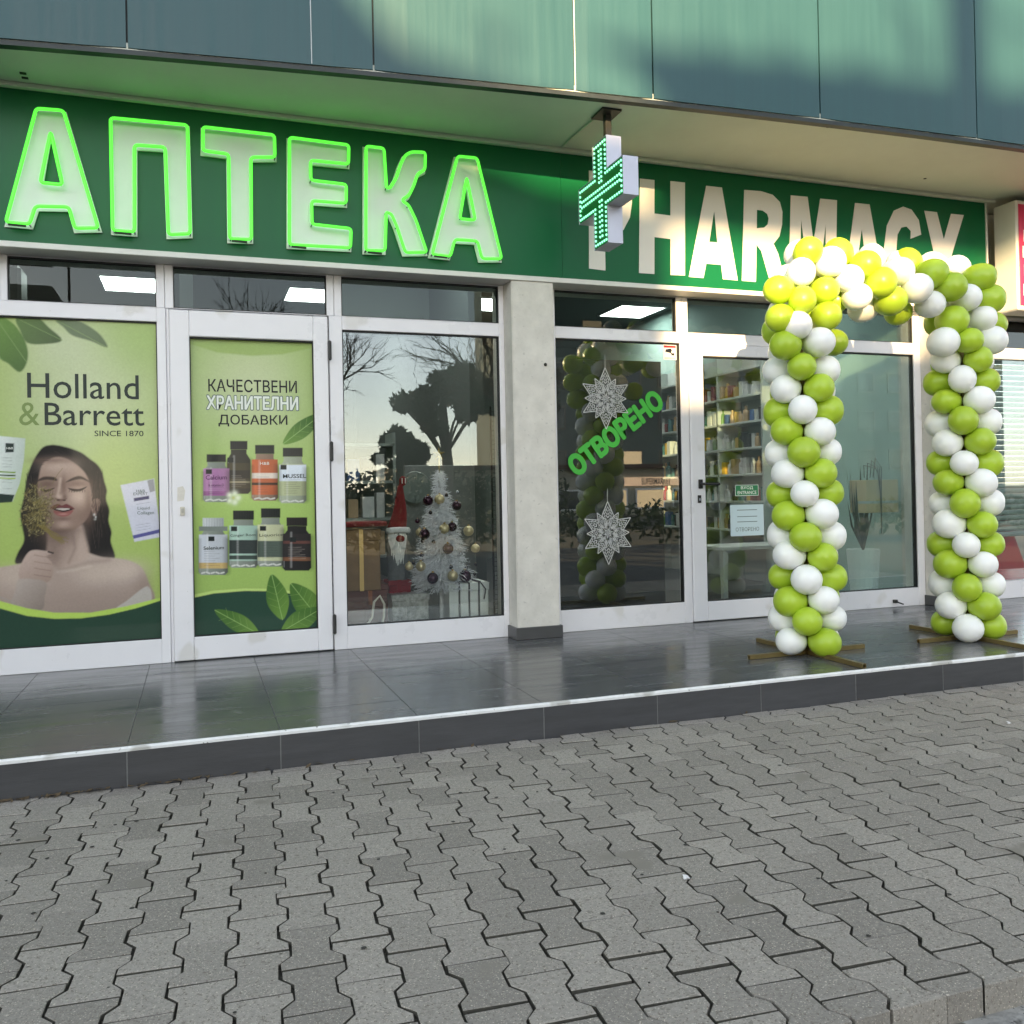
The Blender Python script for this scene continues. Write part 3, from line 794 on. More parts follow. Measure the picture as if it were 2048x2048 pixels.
def column(px, py, z0, dz, i0, i1, phase, ang0):
    base = math.atan2(CAM.y - py, CAM.x - px) + ang0
    for i in range(i0, i1 + 1):
        for k in range(4):
            a = base - (i - phase) * pi / 4 + k * pi / 2          # whites start at the front and turn clockwise seen from above
            col = 'w' if k % 2 == 0 else 'g'
            d = Vector((cos(a), sin(a), random.gauss(0, .04)))
            balloon((px + d.x * 0.125, py + d.y * 0.125, z0 + dz * (i - 1) + random.gauss(0, .004)), d, col)
column(3.86, -1.42, 0.457 - 3 * 0.1232, 0.1232, 1, 14, 4, 0.0)
column(5.10, -1.415, 0.089, 0.1300, 1, 14, 1, 0.0)
top = """735 1395 g f,910 1400 g b,1095 1425 w b,852 1450 w f,700 1508 w f,1050 1465 g f,958 1540 w f,1232 1500 w f,1290 1455 g b,1430 1475 w b,
1420 1512 g f,1560 1485 w b,1685 1530 g f,582 1602 g f,825 1605 g f,705 1660 g n,1005 1640 w f,1135 1562 g n,1050 1700 w b,1190 1662 g f,1240 1722 g b,
1335 1595 w n,1410 1682 w f,1525 1587 g n,1605 1645 w f,1735 1652 g f,592 1757 g f,682 1797 w n,835 1747 g f,880 1665 g b,1700 1758 w f,1530 1770 g f,
1620 1880 g n,1745 1880 w f,1482 1890 w f,620 1905 g f,792 1890 w n,885 1890 g b,640 1530 w b,640 1690 w b,770 1830 w b,1760 1790 g b,1560 1850 w b,1700 1690 w b"""
for t in top.replace('\n', '').split(','):
    x, y, c, l = t.split(); yy = {'f': -1.50, 'n': -1.545, 'b': -1.34}[l]
    q = W(*cc_(float(x), float(y)), 1, yy)
    ctr = Vector((min(max(q.x, 3.86), 5.10), -1.415, min(q.z, 2.34)))
    d = (q - ctr)
    if d.length < .03: d = Vector((0, -1, 0))
    balloon(q, d, c)
# upper ring balloons on the far side, and column layers between the generated ones and the corners
for k in range(9):
    x = 3.95 + k * 0.13
    balloon((x, -1.31, 2.36 + 0.05 * (-1) ** k), (0, 1, 0.4 * (-1) ** k), 'g' if k % 2 else 'w')
for px, z0, dz in ((3.86, 0.457 + 11 * 0.1232, 0.1232), (5.10, 0.089 + 14 * .13, .13)):
    for i in range(4):
        for k in range(2):
            a = 0.6 + k * 1.2 + (i % 2) * .6
            balloon((px + cos(a) * .12, -1.415 + sin(a) * .12, z0 + dz * i), (cos(a), sin(a), 0), 'gw'[(i + k) % 2])
po = MB()
po.tube([(3.86, -1.42, 0.02), (3.86, -1.42, 2.2), (3.9, -1.42, 2.3), (4.1, -1.42, 2.33), (4.9, -1.415, 2.33), (5.06, -1.415, 2.3), (5.1, -1.415, 2.2), (5.1, -1.415, 0.02)], 0.013, 8)
for v in range(len(po.v)): po.v[v] = (po.v[v][0] - 4.48, po.v[v][1] + 1.415, po.v[v][2])
po.build('pole', BRASS, arch)
def sqtube(a, b, w_=0.0125, h0=0.002):
    a = Vector(a); b = Vector(b); d = (b - a).normalized(); s_ = Vector((-d.y, d.x, 0)) * w_
    m_ = MB(); H = 0.025
    ring = lambda p, k: [p - s_ * k + Vector((0, 0, h0 + H / 2 - H / 2 * k)), p + s_ * k + Vector((0, 0, h0 + H / 2 - H / 2 * k)), p + s_ * k + Vector((0, 0, h0 + H / 2 + H / 2 * k)), p - s_ * k + Vector((0, 0, h0 + H / 2 + H / 2 * k))]
    A, B, Ai, Bi = ring(a, 1), ring(b, 1), ring(a, .72), ring(b, .72)
    for k in range(4):
        j = (k + 1) % 4
        m_.poly([A[k], A[j], B[j], B[k]]); m_.poly([A[j], A[k], Ai[k], Ai[j]]); m_.poly([B[k], B[j], Bi[j], Bi[k]])
        m_.poly([Ai[k], Bi[k], Bi[j], Ai[j]])
    return m_
O = Vector((4.48, -1.415, 0))
for cx_ in (3.86, 5.10):
    sqtube(Vector((cx_ - .415, -1.425, 0)) - O, Vector((cx_ + .415, -1.41, 0)) - O).build('foot_tube', BRASS, arch)
    sqtube(Vector((cx_ - .01, -1.905, 0)) - O, Vector((cx_ - .005, -1.436, 0)) - O).build('foot_tube', BRASS, arch)
    sqtube(Vector((cx_ - .005, -1.402, 0)) - O, Vector((cx_ - .02, -0.945, 0)) - O).build('foot_tube', BRASS, arch)

# ================================================================== POSTERS
class Print:
    def __init__(s, x0, x1, z0, z1, y, nx, nz):
        s.box = (x0, x1, z0, z1); s.y = y; s.nx = nx; s.nz = nz
        s.X, s.Z = np.meshgrid(np.linspace(x0, x1, nx), np.linspace(z0, z1, nz))
        s.C = np.zeros((nz, nx, 3))

    def sd(s, poly):
        P = np.array(poly, float); ins = np.zeros(s.X.shape, bool); d2 = np.full(s.X.shape, 1e9)
        n = len(P)
        for k in range(n):
            a, b = P[k], P[(k + 1) % n]; e = b - a
            wx, wz = s.X - a[0], s.Z - a[1]
            t = np.clip((wx * e[0] + wz * e[1]) / (e @ e + 1e-12), 0, 1)
            d2 = np.minimum(d2, (wx - e[0] * t) ** 2 + (wz - e[1] * t) ** 2)
            c = ((a[1] <= s.Z) & (b[1] > s.Z)) | ((b[1] <= s.Z) & (a[1] > s.Z))
            if abs(e[1]) > 1e-12:
                xi = a[0] + (s.Z - a[1]) * e[0] / e[1]; ins ^= c & (s.X < xi)
        return np.where(ins, -1, 1) * np.sqrt(d2)

    def mixin(s, al, col):
        c = np.array([lin(v) for v in col]) if not isinstance(col, np.ndarray) else col
        s.C = s.C * (1 - al[..., None]) + c * al[..., None]

    def fill(s, poly, col, soft=0.003, a=1.0, smooth=0, grad=None):
        if smooth: poly = catmull(poly, smooth)
        d = s.sd(poly); al = np.clip(0.5 - d / (2 * soft), 0, 1) * a
        if grad is not None:                       # (x0,z0,x1,z1,colour2)
            x0, z0, x1, z1, c2 = grad
            t = np.clip(((s.X - x0) * (x1 - x0) + (s.Z - z0) * (z1 - z0)) / ((x1 - x0) ** 2 + (z1 - z0) ** 2), 0, 1)[..., None]
            col = np.array([lin(v) for v in col]) * (1 - t) + np.array([lin(v) for v in c2]) * t
        s.mixin(al, col)

    def blob(s, x, z, rx, rz, col, a=1.0, p=1.0):
        d = ((s.X - x) / rx) ** 2 + ((s.Z - z) / rz) ** 2
        s.mixin(np.exp(-d * p) * a, col)

    def line(s, pts, wd, col, a=1.0, soft=0.0015):
        d = np.full(s.X.shape, 1e9)
        for p, q in zip(pts[:-1], pts[1:]):
            p, q = np.array(p, float), np.array(q, float); e = q - p
            wx, wz = s.X - p[0], s.Z - p[1]; t = np.clip((wx * e[0] + wz * e[1]) / (e @ e + 1e-12), 0, 1)
            d = np.minimum(d, np.hypot(wx - e[0] * t, wz - e[1] * t))
        s.mixin(np.clip(0.5 - (d - wd / 2) / (2 * soft), 0, 1) * a, col)

    def build(s, name, parent, m):
        nx, nz = s.nx, s.nz
        g_ = rng.normal(0, 1, (nz, nx)); g_ = (g_ + np.roll(g_, 1, 0) + np.roll(g_, 1, 1)) / 1.7
        s.C *= (1 + .022 * g_)[..., None]              # print grain
        v = np.stack([s.X.ravel(), np.full(nx * nz, s.y), s.Z.ravel()], 1)
        i = np.arange(nx * nz).reshape(nz, nx)
        f = np.stack([i[:-1, :-1].ravel(), i[:-1, 1:].ravel(), i[1:, 1:].ravel(), i[1:, :-1].ravel()], 1)
        me = bpy.data.meshes.new(name); me.vertices.add(nx * nz); me.vertices.foreach_set('co', v.ravel())
        me.loops.add(len(f) * 4); me.loops.foreach_set('vertex_index', f.ravel().astype(np.int32))
        me.polygons.add(len(f)); me.polygons.foreach_set('loop_start', np.arange(0, len(f) * 4, 4, dtype=np.int32))
        me.update(); me.validate()
        c = np.ones((nx * nz, 4), np.float32); c[:, :3] = np.clip(s.C.reshape(-1, 3), 0, 1)
        me.attributes.new('ink', 'FLOAT_COLOR', 'POINT').data.foreach_set('color', c.ravel())
        me.materials.append(m)
        return link(name, me, parent)


YPO = -0.0050
cp = lambda x, y: (x * .3623, 600 + y * .3623)
def k_(x, y): q = W(*cp(x, y), 1, YPO); return (q.x, q.z)
def kk(l): return [k_(*p) for p in l]
U = 0.001096 * 1.0                                     # metres per crop pixel on the poster

# ---- poster one
p1 = thing('window_poster', 'pale green beauty advert with a bare shouldered woman, covering the window pane', 'poster')
pr = Print(-1.21, 0.235, 0.15, 2.068, YPO, 330, 440)
pr.C[:] = [lin(v) for v in (158, 180, 96)]
x_, z_ = k_(480, 520); pr.blob(x_, z_, 0.42, 0.52, (198, 205, 168), 0.95)
x_, z_ = k_(800, 200); pr.blob(x_, z_, 0.30, 0.25, (160, 185, 110), 0.7)
x_, z_ = k_(620, 900); pr.blob(x_, z_, 0.2, 0.3, (190, 205, 120), 0.6)
x_, z_ = k_(330, 250); pr.blob(x_, z_, 0.18, 0.14, (196, 204, 168), 0.8)
for poly, c1, c2 in ([[(-30, 90), (60, 120), (120, 190), (152, 270), (148, 345), (108, 398), (45, 350), (-10, 300)], (104, 140, 70), (70, 100, 52)],
                     [[(90, 100), (200, 92), (268, 150), (342, 222), (250, 243), (150, 236), (112, 170)], (92, 118, 70), (66, 84, 54)],
                     [[(310, 110), (420, 112), (500, 150), (560, 200), (592, 262), (500, 226), (400, 196), (350, 150)], (104, 120, 92), (88, 104, 74)],
                     [[(-500, 60), (-300, 120), (-180, 260), (-230, 400), (-330, 330)], (104, 140, 70), (70, 100, 52)]):
    g_ = kk(poly); pr.fill(g_, c1, 0.005, 0.92, 4, grad=(*g_[0], *g_[len(g_) // 2], c2))
    pr.line([g_[0], g_[len(g_) // 2]], 0.004, (140, 165, 105), 0.6)
# woman
def F(poly, col, soft=0.004, a=1.0, sm=5, grad=None):
    pr.fill(kk(poly), col, soft, a, sm, None if grad is None else (*k_(*grad[0]), *k_(*grad[1]), grad[2]))
def B(x, y, rx, ry, col, a): pr.blob(*k_(x, y), rx * U, ry * U, col, a)
hair = [(232, 817), (280, 800), (325, 803), (365, 812), (405, 824), (455, 846), (500, 880), (535, 906), (562, 945), (576, 1000), (590, 1050), (586, 1100), (604, 1160), (600, 1220), (616, 1280), (612, 1335), (634, 1425), (560, 1445), (470, 1420), (300, 1430), (140, 1455), (84, 1452), (96, 1400), (132, 1330), (124, 1260), (112, 1180), (134, 1080), (150, 975), (185, 885)]
F(hair, (30, 27, 27), 0.005)
F([(0, 1475), (-150, 1500), (-260, 1640), (-250, 1760), (200, 1760), (420, 1760), (700, 1740), (850, 1660), (822, 1560), (785, 1480), (720, 1440), (640, 1425), (560, 1418), (480, 1392), (430, 1370), (280, 1380), (220, 1430), (100, 1458)], (182, 163, 150), 0.006, grad=((300, 1400), (330, 1740), (146, 128, 118)))
B(700, 1490, 110, 60, (204, 186, 172), .6); B(520, 1520, 130, 60, (196, 178, 164), .5); B(340, 1560, 100, 90, (158, 139, 128), .6); B(60, 1530, 110, 60, (190, 172, 158), .5)
B(800, 1600, 50, 110, (132, 114, 104), .55); B(440, 1660, 200, 60, (150, 131, 120), .5); B(-120, 1600, 90, 120, (134, 116, 106), .5)
pr.line(kk([(330, 1485), (400, 1470), (480, 1450), (600, 1436)]), 0.016, (132, 113, 103), 0.5, 0.014)
pr.line(kk([(320, 1500), (410, 1490), (500, 1470)]), 0.010, (206, 188, 174), 0.4, 0.010)
F([(258, 1225), (350, 1262), (445, 1235), (468, 1300), (490, 1400), (440, 1450), (330, 1480), (262, 1430), (262, 1320)], (140, 118, 107), 0.010, 1.0, 5, ((300, 1250), (480, 1400), (176, 155, 142)))
B(330, 1300, 80, 50, (100, 80, 72), .75); B(450, 1350, 25, 90, (188, 166, 152), .5); B(300, 1400, 40, 80, (112, 92, 84), .6); pr.line(kk([(400, 1290), (415, 1370), (380, 1450)]), 0.010, (118, 98, 89), 0.5, 0.010)
face = [(212, 990), (236, 905), (296, 870), (362, 874), (432, 916), (480, 972), (503, 1050), (508, 1120), (490, 1190), (446, 1244), (392, 1274), (320, 1274), (266, 1240), (226, 1165), (206, 1070)]
F(face, (172, 146, 131), 0.005, grad=((450, 980), (225, 1230), (122, 99, 88)))
B(330, 915, 75, 36, (196, 172, 156), .7); B(290, 885, 110, 18, (112, 88, 78), .6); B(430, 1085, 50, 45, (202, 176, 160), .7); B(490, 1120, 22, 110, (110, 86, 76), .7)
B(460, 1190, 40, 40, (122, 97, 86), .6); B(395, 1180, 22, 40, (146, 119, 106), .5); B(352, 1238, 34, 22, (190, 164, 149), .6); B(350, 1208, 34, 10, (112, 86, 78), .7); B(330, 1275, 80, 14, (92, 72, 64), .6)
B(425, 1016, 58, 26, (124, 96, 85), .75); B(262, 1016, 52, 26, (104, 80, 70), .8); B(352, 1030, 12, 55, (116, 90, 79), .7); B(430, 1036, 40, 10, (176, 148, 134), .6)
F([(505, 1120), (530, 1095), (552, 1110), (548, 1150), (530, 1190), (512, 1185)], (160, 131, 117), 0.004); B(530, 1140, 9, 24, (112, 86, 76), .8)
F([(364, 1006), (408, 978), (452, 974), (500, 1008), (452, 990), (410, 994)], (48, 38, 34), 0.004, 0.92)
F([(206, 1000), (240, 976), (300, 978), (314, 998), (260, 992)], (50, 40, 36), 0.004, 0.9)
F([(374, 1038), (405, 1042), (440, 1042), (480, 1030), (448, 1054), (404, 1056)], (42, 32, 30), 0.0025, 0.95)
for e in range(7): pr.line(kk([(384 + e * 14, 1050), (380 + e * 15, 1062)]), 0.0024, (40, 30, 28), 0.8, 0.0015)
F([(222, 1042), (262, 1046), (304, 1036), (268, 1058), (236, 1056)], (46, 36, 32), 0.0025, 0.9)
pr.line(kk([(334, 985), (326, 1040), (318, 1080)]), 0.009, (206, 182, 166), 0.75, 0.007)
B(326, 1086, 16, 12, (200, 174, 158), .8); B(358, 1088, 12, 14, (112, 86, 76), .7)
F([(302, 1094), (325, 1098), (352, 1098), (370, 1096), (345, 1110), (318, 1110)], (104, 78, 70), 0.003, 0.85)
for e in ((316, 1104), (350, 1106)): pr.line(kk([e, (e[0] + 10, e[1])]), 0.006, (48, 32, 30), 0.9, 0.002)
B(336, 1120, 10, 12, (136, 108, 96), .6)
F([(278, 1150), (316, 1126), (342, 1134), (370, 1126), (412, 1154), (350, 1156)], (108, 60, 60), 0.0025)
F([(288, 1152), (345, 1148), (404, 1154), (350, 1172)], (44, 26, 26), 0.002)
F([(308, 1152), (345, 1149), (388, 1153), (348, 1161)], (206, 196, 186), 0.0015, 0.9)
F([(296, 1162), (350, 1171), (404, 1160), (382, 1188), (346, 1196), (310, 1186)], (142, 86, 82), 0.0025); B(348, 1182, 22, 5, (190, 140, 132), .7)
for e in ((520, 1185), (528, 1198), (524, 1210)): pr.blob(*k_(*e), 0.006, 0.006, (238, 238, 232), 0.9)
for k in range(90):
    x0 = random.uniform(140, 205) if k % 2 else random.uniform(515, 570); y0 = random.uniform(930, 1090); L_ = random.uniform(120, 330)
    pr.line(kk([(x0, y0), (x0 + random.uniform(-22, 14), y0 + L_ * .5), (x0 + random.uniform(-14, 30), y0 + L_)]), 0.0022, random.choice([(56, 49, 46), (18, 15, 15), (70, 61, 56), (40, 35, 33)]), 0.55, 0.0014)
for k in range(24):
    a = random.uniform(3.4, 5.9); pr.line(kk([(360 + 190 * cos(a), 1020 + 195 * sin(a)), (365 + 165 * cos(a + .18), 1020 + 165 * sin(a + .18))]), 0.002, (66, 58, 54), 0.5, 0.0014)
# hand and sleeve
F([(112, 1470), (150, 1400), (190, 1380), (270, 1388), (292, 1398), (250, 1415), (285, 1450), (290, 1520), (255, 1560), (150, 1560), (104, 1530)], (182, 160, 148), 0.004, grad=((150, 1400), (260, 1560), (152, 130, 118)))
for y0 in (1412, 1448, 1484, 1520): pr.line(kk([(190, y0 - 4), (235, y0 + 4), (280, y0 + 10)]), 0.004, (124, 100, 90), 0.7, 0.003)
pr.line(kk([(268, 1390), (292, 1397)]), 0.010, (28, 24, 24), 0.95, 0.003)
F([(100, 1545), (180, 1540), (256, 1562), (246, 1640), (226, 1712), (70, 1690), (86, 1600)], (170, 156, 146), 0.005, 1, 4, ((100, 1560), (240, 1690), (132, 118, 109)))
F([(640, 1705), (700, 1660), (812, 1580), (838, 1650), (800, 1700), (700, 1730)], (176, 170, 162), 0.004, 0.9)
pr.line(kk([(0, 1640), (60, 1662), (82, 1690)]), 0.006, (150, 144, 138), 0.7, 0.004)
# dried grass bouquet in front of the cheek
B(215, 1150, 62, 90, (66, 58, 34), .7); B(190, 1240, 45, 50, (60, 52, 30), .6)
for k in range(340):
    a = random.uniform(0, 2 * pi); r0 = random.random() ** .75; cx_, cy_ = 212 + 92 * r0 * cos(a), 1160 + 140 * r0 * sin(a)
    d = random.gauss(pi / 2 if cy_ > 1160 else -pi / 2, .9) + (cx_ - 212) / 160; ln = random.uniform(14, 52) * (1.25 - .6 * r0); b_ = random.gauss(0, .5)
    pr.line(kk([(cx_, cy_), (cx_ + ln * .5 * cos(d), cy_ + ln * .5 * sin(d)), (cx_ + ln * cos(d + b_), cy_ + ln * sin(d + b_))]), random.choice([.002, .0028, .0036]), random.choice([(126, 114, 66), (100, 88, 48), (152, 138, 88), (70, 60, 34), (112, 102, 66), (140, 132, 96)]), random.uniform(.5, .9), 0.0016)
for k in range(70):
    a = random.uniform(0, 2 * pi); r0 = random.random() ** .5; pr.blob(*k_(205 + 105 * r0 * cos(a), 1175 + 140 * r0 * sin(a)), .004, .004, random.choice([(170, 158, 108), (84, 74, 42)]), .8)
for k in range(14): pr.line(kk([(230 + random.uniform(-30, 30), 1240), (300 + random.uniform(-20, 20), 1300 + random.uniform(-10, 20)), (370 + random.uniform(-30, 10), 1345 + random.uniform(-40, 10))]), 0.003, (120, 106, 58), 0.8)
pr.line(kk([(290, 1010), (320, 960), (345, 930)]), 0.003, (120, 106, 70), 0.8)
# sweeping foot of the poster
F([(-900, 1300), (-500, 1520), (-250, 1610), (0, 1662), (150, 1702), (300, 1726), (500, 1726), (700, 1690), (900, 1640), (900, 1950), (-900, 1950)], (172, 200, 92), 0.003, 1, 0)
F([(-900, 1360), (-500, 1570), (-250, 1655), (0, 1702), (150, 1744), (300, 1760), (450, 1757), (600, 1737), (750, 1702), (900, 1655), (900, 1990), (-900, 1990)], (32, 62, 48), 0.003, 1, 0)
# tube and card
F([(-60, 745), (140, 764), (132, 880), (110, 1010), (70, 1112), (-40, 1118)], (212, 218, 212), 0.003, 1, 0, ((0, 800), (130, 820), (186, 196, 186)))
F([(-40, 1066), (80, 1076), (66, 1116), (-40, 1122)], (36, 52, 46), 0.002, 1, 0)
F([(30, 790), (77, 792), (76, 840), (30, 842)], (40, 52, 48), 0.002, 1, 0)
for y0, c in ((944, (120, 150, 60)), (962, (60, 80, 50)), (978, (160, 185, 90))): F([(-20, y0), (86, y0 + 4), (84, y0 + 12), (-20, y0 + 8)], c, 0.0015, 1, 0)
for y0 in (870, 885, 905, 920, 990, 1005, 1040): pr.line(kk([(14, y0), (66, y0 + 3)]), 0.003, (120, 128, 122), 0.6)
F([(665, 1022), (850, 986), (888, 1308), (742, 1335)], (212, 212, 220), 0.003, 1, 0, ((665, 1020), (880, 1320), (196, 196, 208)))
F([(732, 1300), (886, 1264), (888, 1284), (737, 1318)], (84, 84, 140), 0.002, 1, 0)
F([(812, 996), (848, 988), (856, 1054), (828, 1062)], (150, 150, 152), 0.002, 1, 0)
F([(738, 1094), (822, 1080), (824, 1098), (740, 1112)], (60, 62, 100), 0.002, 1, 0)
for y0 in (1120, 1235, 1250, 1265): pr.line(kk([(752, y0 + 8), (830, y0 - 4)]), 0.003, (150, 150, 165), 0.7)
pr.build('print', p1, POSTER)
def T(body, m, parent, x0, y0, x1, y1, yy=YPO - 0.0015, **k):
    a = k_(x0, y0); b = k_(x1, y1)
    return lettering('lettering', body, m, parent, a[0], b[0], min(a[1], b[1]), max(a[1], b[1]), yy, **k)
T('Holland', INK, p1, 151, 541, 765, 416, bold=0.003)
T('Barrett', INK, p1, 247, 692, 795, 574, bold=0.003)
T('&', INK_OL, p1, 106, 692, 217, 566, bold=0.0)
T('SINCE 1870', INK, p1, 522, 752, 792, 722, bold=0.004)
T('H&B', INK_W, p1, 36, 824, 72, 812); T('H&B', INK_GR, p1, 752, 1062, 800, 1046); T('EXPERT', INK_GR, p1, 736, 1078, 815, 1062)
T('Liquid', INK_GR, p1, 760, 1162, 826, 1140); T('Collagen', INK_GR, p1, 758, 1190, 850, 1164)

# ---- poster two
p2 = thing('window_poster', 'pale green supplement advert with eight pill bottles, filling the glazed door', 'poster')
pr = Print(0.426, 1.170, 0.15, 1.986, YPO, 230, 520)
pr.C[:] = [lin(v) for v in (150, 178, 94)]
x_, z_ = k_(1390, 480); pr.blob(x_, z_, 0.36, 0.42, (198, 206, 164), 0.95)
x_, z_ = k_(1390, 1100); pr.blob(x_, z_, 0.40, 0.36, (172, 200, 112), 0.8)
F([(1040, 190), (1740, 190), (1740, 260), (1560, 300), (1390, 308), (1200, 290), (1040, 240)], (150, 175, 96), 0.006, 0.8, 0)
def leaf(a, b, wd, c1=(112, 150, 66), c2=(70, 108, 46)):
    a = np.array(a, float); b = np.array(b, float); d = b - a; nrm = np.array([-d[1], d[0]])
    pts = [a + d * t + nrm * s_ * wd for t, s_ in ((0, 0), (.2, .7), (.45, 1), (.75, .7), (1, 0), (.75, -.7), (.45, -1), (.2, -.7))]
    pr.fill(kk(pts), c1, 0.003, 1, 5, (*k_(*(a + nrm * wd)), *k_(*(a + d * .5 - nrm * wd)), c2))
    pr.line(kk([a, b]), 0.004, (150, 185, 110), 0.8)
    for t in (.25, .4, .55, .7):
        for s_ in (-1, 1): pr.line(kk([a + d * t, a + d * (t + .13) + nrm * s_ * wd * .8]), 0.002, (140, 172, 96), 0.5)
leaf((1562, 795), (1790, 620), 0.16)
F([(1040, 1632), (1180, 1604), (1350, 1592), (1520, 1594), (1680, 1618), (1800, 1650), (1800, 1990), (1040, 1990)], (186, 208, 120), 0.003, 1, 0)
F([(1040, 1650), (1180, 1620), (1350, 1606), (1520, 1608), (1680, 1634), (1800, 1668), (1800, 1990), (1040, 1990)], (34, 66, 52), 0.003, 1, 0)
leaf((1560, 1765), (1500, 1515), 0.24); leaf((1760, 1760), (1605, 1565), 0.28); leaf((1430, 1845), (1186, 1712), 0.18); leaf((1555, 1830), (1780, 1700), 0.22)
def bottle(x0, x1, y0, y1, lid, glass, label, ly0, ly1, bands=(), lw=0.72, pills=True):
    w_ = x1 - x0; lx0 = x0 + w_ * (1 - lw) / 2; lx1 = x1 - w_ * (1 - lw) / 2; lh = (y1 - y0) * .16
    F([(lx0 + 4, y0 + lh), (lx1 - 4, y0 + lh), (lx1 - 4, y0 + lh * 1.5), (x1 - 2, y0 + lh * 2.2), (x1, y1 - 16), (x1 - 14, y1), (x0 + 14, y1), (x0, y1 - 16), (x0 + 2, y0 + lh * 2.2), (lx0 + 4, y0 + lh * 1.5)], glass, 0.0025, 1, 0, ((x0, y0), (x1, y0), tuple(int(v * .72) for v in glass)))
    F([(lx0, y0), (lx1, y0), (lx1, y0 + lh), (lx0, y0 + lh)], lid, 0.0025, 1, 0, ((lx0, y0), (lx1, y0), tuple(int(v * .75) for v in lid)))
    pr.line(kk([(x0 + 8, y0 + lh * 2.3), (x0 + 8, y1 - 20)]), 0.004, (225, 230, 225), 0.35, 0.003)
    F([(x0 + 2, ly0), (x1 - 2, ly0), (x1 - 2, ly1), (x0 + 2, ly1)], label, 0.002, 1, 0, ((x0, ly0), (x1 + 30, ly0), tuple(int(v * .8) for v in label)))
    for a, b, c in bands: F([(x0 + 2, a), (x1 - 2, a), (x1 - 2, b), (x0 + 2, b)], c, 0.002, 1, 0)
    pr.line(kk([(x0 + 3, y0 + lh * 2.4), (x0 + 3, y1 - 18)]), 0.016, (30, 30, 28), 0.45, 0.012)
    pr.line(kk([(x1 - 4, y0 + lh * 2.4), (x1 - 4, y1 - 18)]), 0.026, (26, 26, 24), 0.55, 0.018)
    pr.line(kk([(x0 + w_ * .3, y0 + lh * 1.8), (x0 + w_ * .3, y1 - 20)]), 0.007, (245, 245, 240), 0.28, 0.007)
    for k in range(7):
        yy_ = ly0 + (ly1 - ly0) * (.5 + .07 * k); pr.line(kk([(x0 + w_ * .2, yy_), (x0 + w_ * random.uniform(.55, .82), yy_)]), 0.0026, (70, 66, 66) if sum(label) > 300 else (170, 160, 150), 0.45)
    for k in range(8): xx = lx0 + (lx1 - lx0) * (k + .5) / 8; pr.line(kk([(xx, y0 + 4), (xx, y0 + lh - 3)]), 0.002, tuple(int(v * .5) for v in lid), 0.5)
    if pills:
        for k in range(5):
            xx = x0 + 18 + k * (w_ - 30) / 5; pr.line(kk([(xx, y1 - 10 - 5 * (k % 2)), (xx + 16, y1 - 14 + 5 * (k % 2))]), 0.009, (214, 214, 206), 0.9, 0.002)
GL = (150, 158, 146)
bottle(1252, 1384, 778, 1070, (40, 42, 44), (58, 56, 50), (74, 68, 50), 900, 1040, ((940, 985, (40, 38, 36)), (1000, 1010, (150, 140, 110))), pills=False)
bottle(1120, 1268, 852, 1116, (40, 44, 44), GL, (186, 130, 176), 930, 1080, ((1055, 1080, (150, 90, 140)),))
bottle(1388, 1535, 800, 1108, (40, 44, 44), (160, 130, 110), (206, 106, 66), 880, 1075, ((955, 985, (224, 210, 196)), (1008, 1022, (60, 40, 30))))
bottle(1540, 1692, 816, 1122, (44, 46, 46), (176, 184, 160), (186, 192, 150), 905, 1080, ((910, 1000, (214, 222, 230)),))
bottle(1096, 1258, 1203, 1518, (206, 210, 210), GL, (206, 210, 216), 1295, 1480, ((1450, 1482, (196, 168, 110)), (1250, 1275, (120, 128, 120))))
bottle(1264, 1424, 1162, 1478, (44, 48, 46), GL, (178, 208, 190), 1245, 1440, ((1325, 1400, (52, 60, 58)), (1410, 1432, (60, 72, 66))))
bottle(1420, 1568, 1150, 1472, (44, 48, 46), GL, (206, 208, 168), 1240, 1440, ((1330, 1420, (80, 92, 82)),))
bottle(1560, 1718, 1200, 1494, (44, 40, 38), (40, 38, 38), (46, 42, 42), 1290, 1440, ((1420, 1440, (120, 80, 56)), (1330, 1345, (96, 60, 54))), pills=False)
for x0, y0 in ((1136, 935), (1255, 870), (1548, 910), (1150, 1305), (1275, 1250), (1435, 1248), (1600, 1310)): F([(x0, y0), (x0 + 34, y0), (x0 + 34, y0 + 26), (x0, y0 + 26)], (30, 36, 36), 0.0015, 1, 0)
# white blossom
for k in range(5):
    a = 2 * pi * k / 5; x_, z_ = k_(1288 + 26 * cos(a), 1092 + 26 * sin(a)); pr.blob(x_, z_, 0.022, 0.022, (226, 232, 206), 0.95, 1.6)
x_, z_ = k_(1288, 1092); pr.blob(x_, z_, 0.008, 0.008, (190, 190, 110), 0.9)
pr.build('print', p2, POSTER)
T('КАЧЕСТВЕНИ', INK_K, p2, 1150, 506, 1638, 446, bold=0.010)
T('ХРАНИТЕЛНИ', INK_GR, p2, 1136, 608, 1650, 530, fat=0.0065)
T('ХРАНИТЕЛНИ', INK_W, p2, 1141, 603, 1645, 535, fat=0.0025, yy=YPO - 0.003)
T('ДОБАВКИ', INK_K, p2, 1206, 698, 1586, 636, bold=0.010)
T('Calcium', INK_MAG, p2, 1136, 992, 1252, 966, bold=.01); T('& vitamin D', INK_MAG, p2, 1150, 1030, 1236, 1014)
T('MUSSEL', INK, p2, 1562, 984, 1690, 960, bold=.01); T('Selenium', INK, p2, 1124, 1380, 1236, 1356, bold=.01)
T('Ginger Root', INK, p2, 1272, 1312, 1412, 1288); T('Liquorice', INK, p2, 1432, 1312, 1562, 1286)
T('TURMERIC', INK_W, p2, 1604, 1360, 1690, 1346) if False else None
T('H&B', INK_W, p2, 1436, 910, 1486, 894)

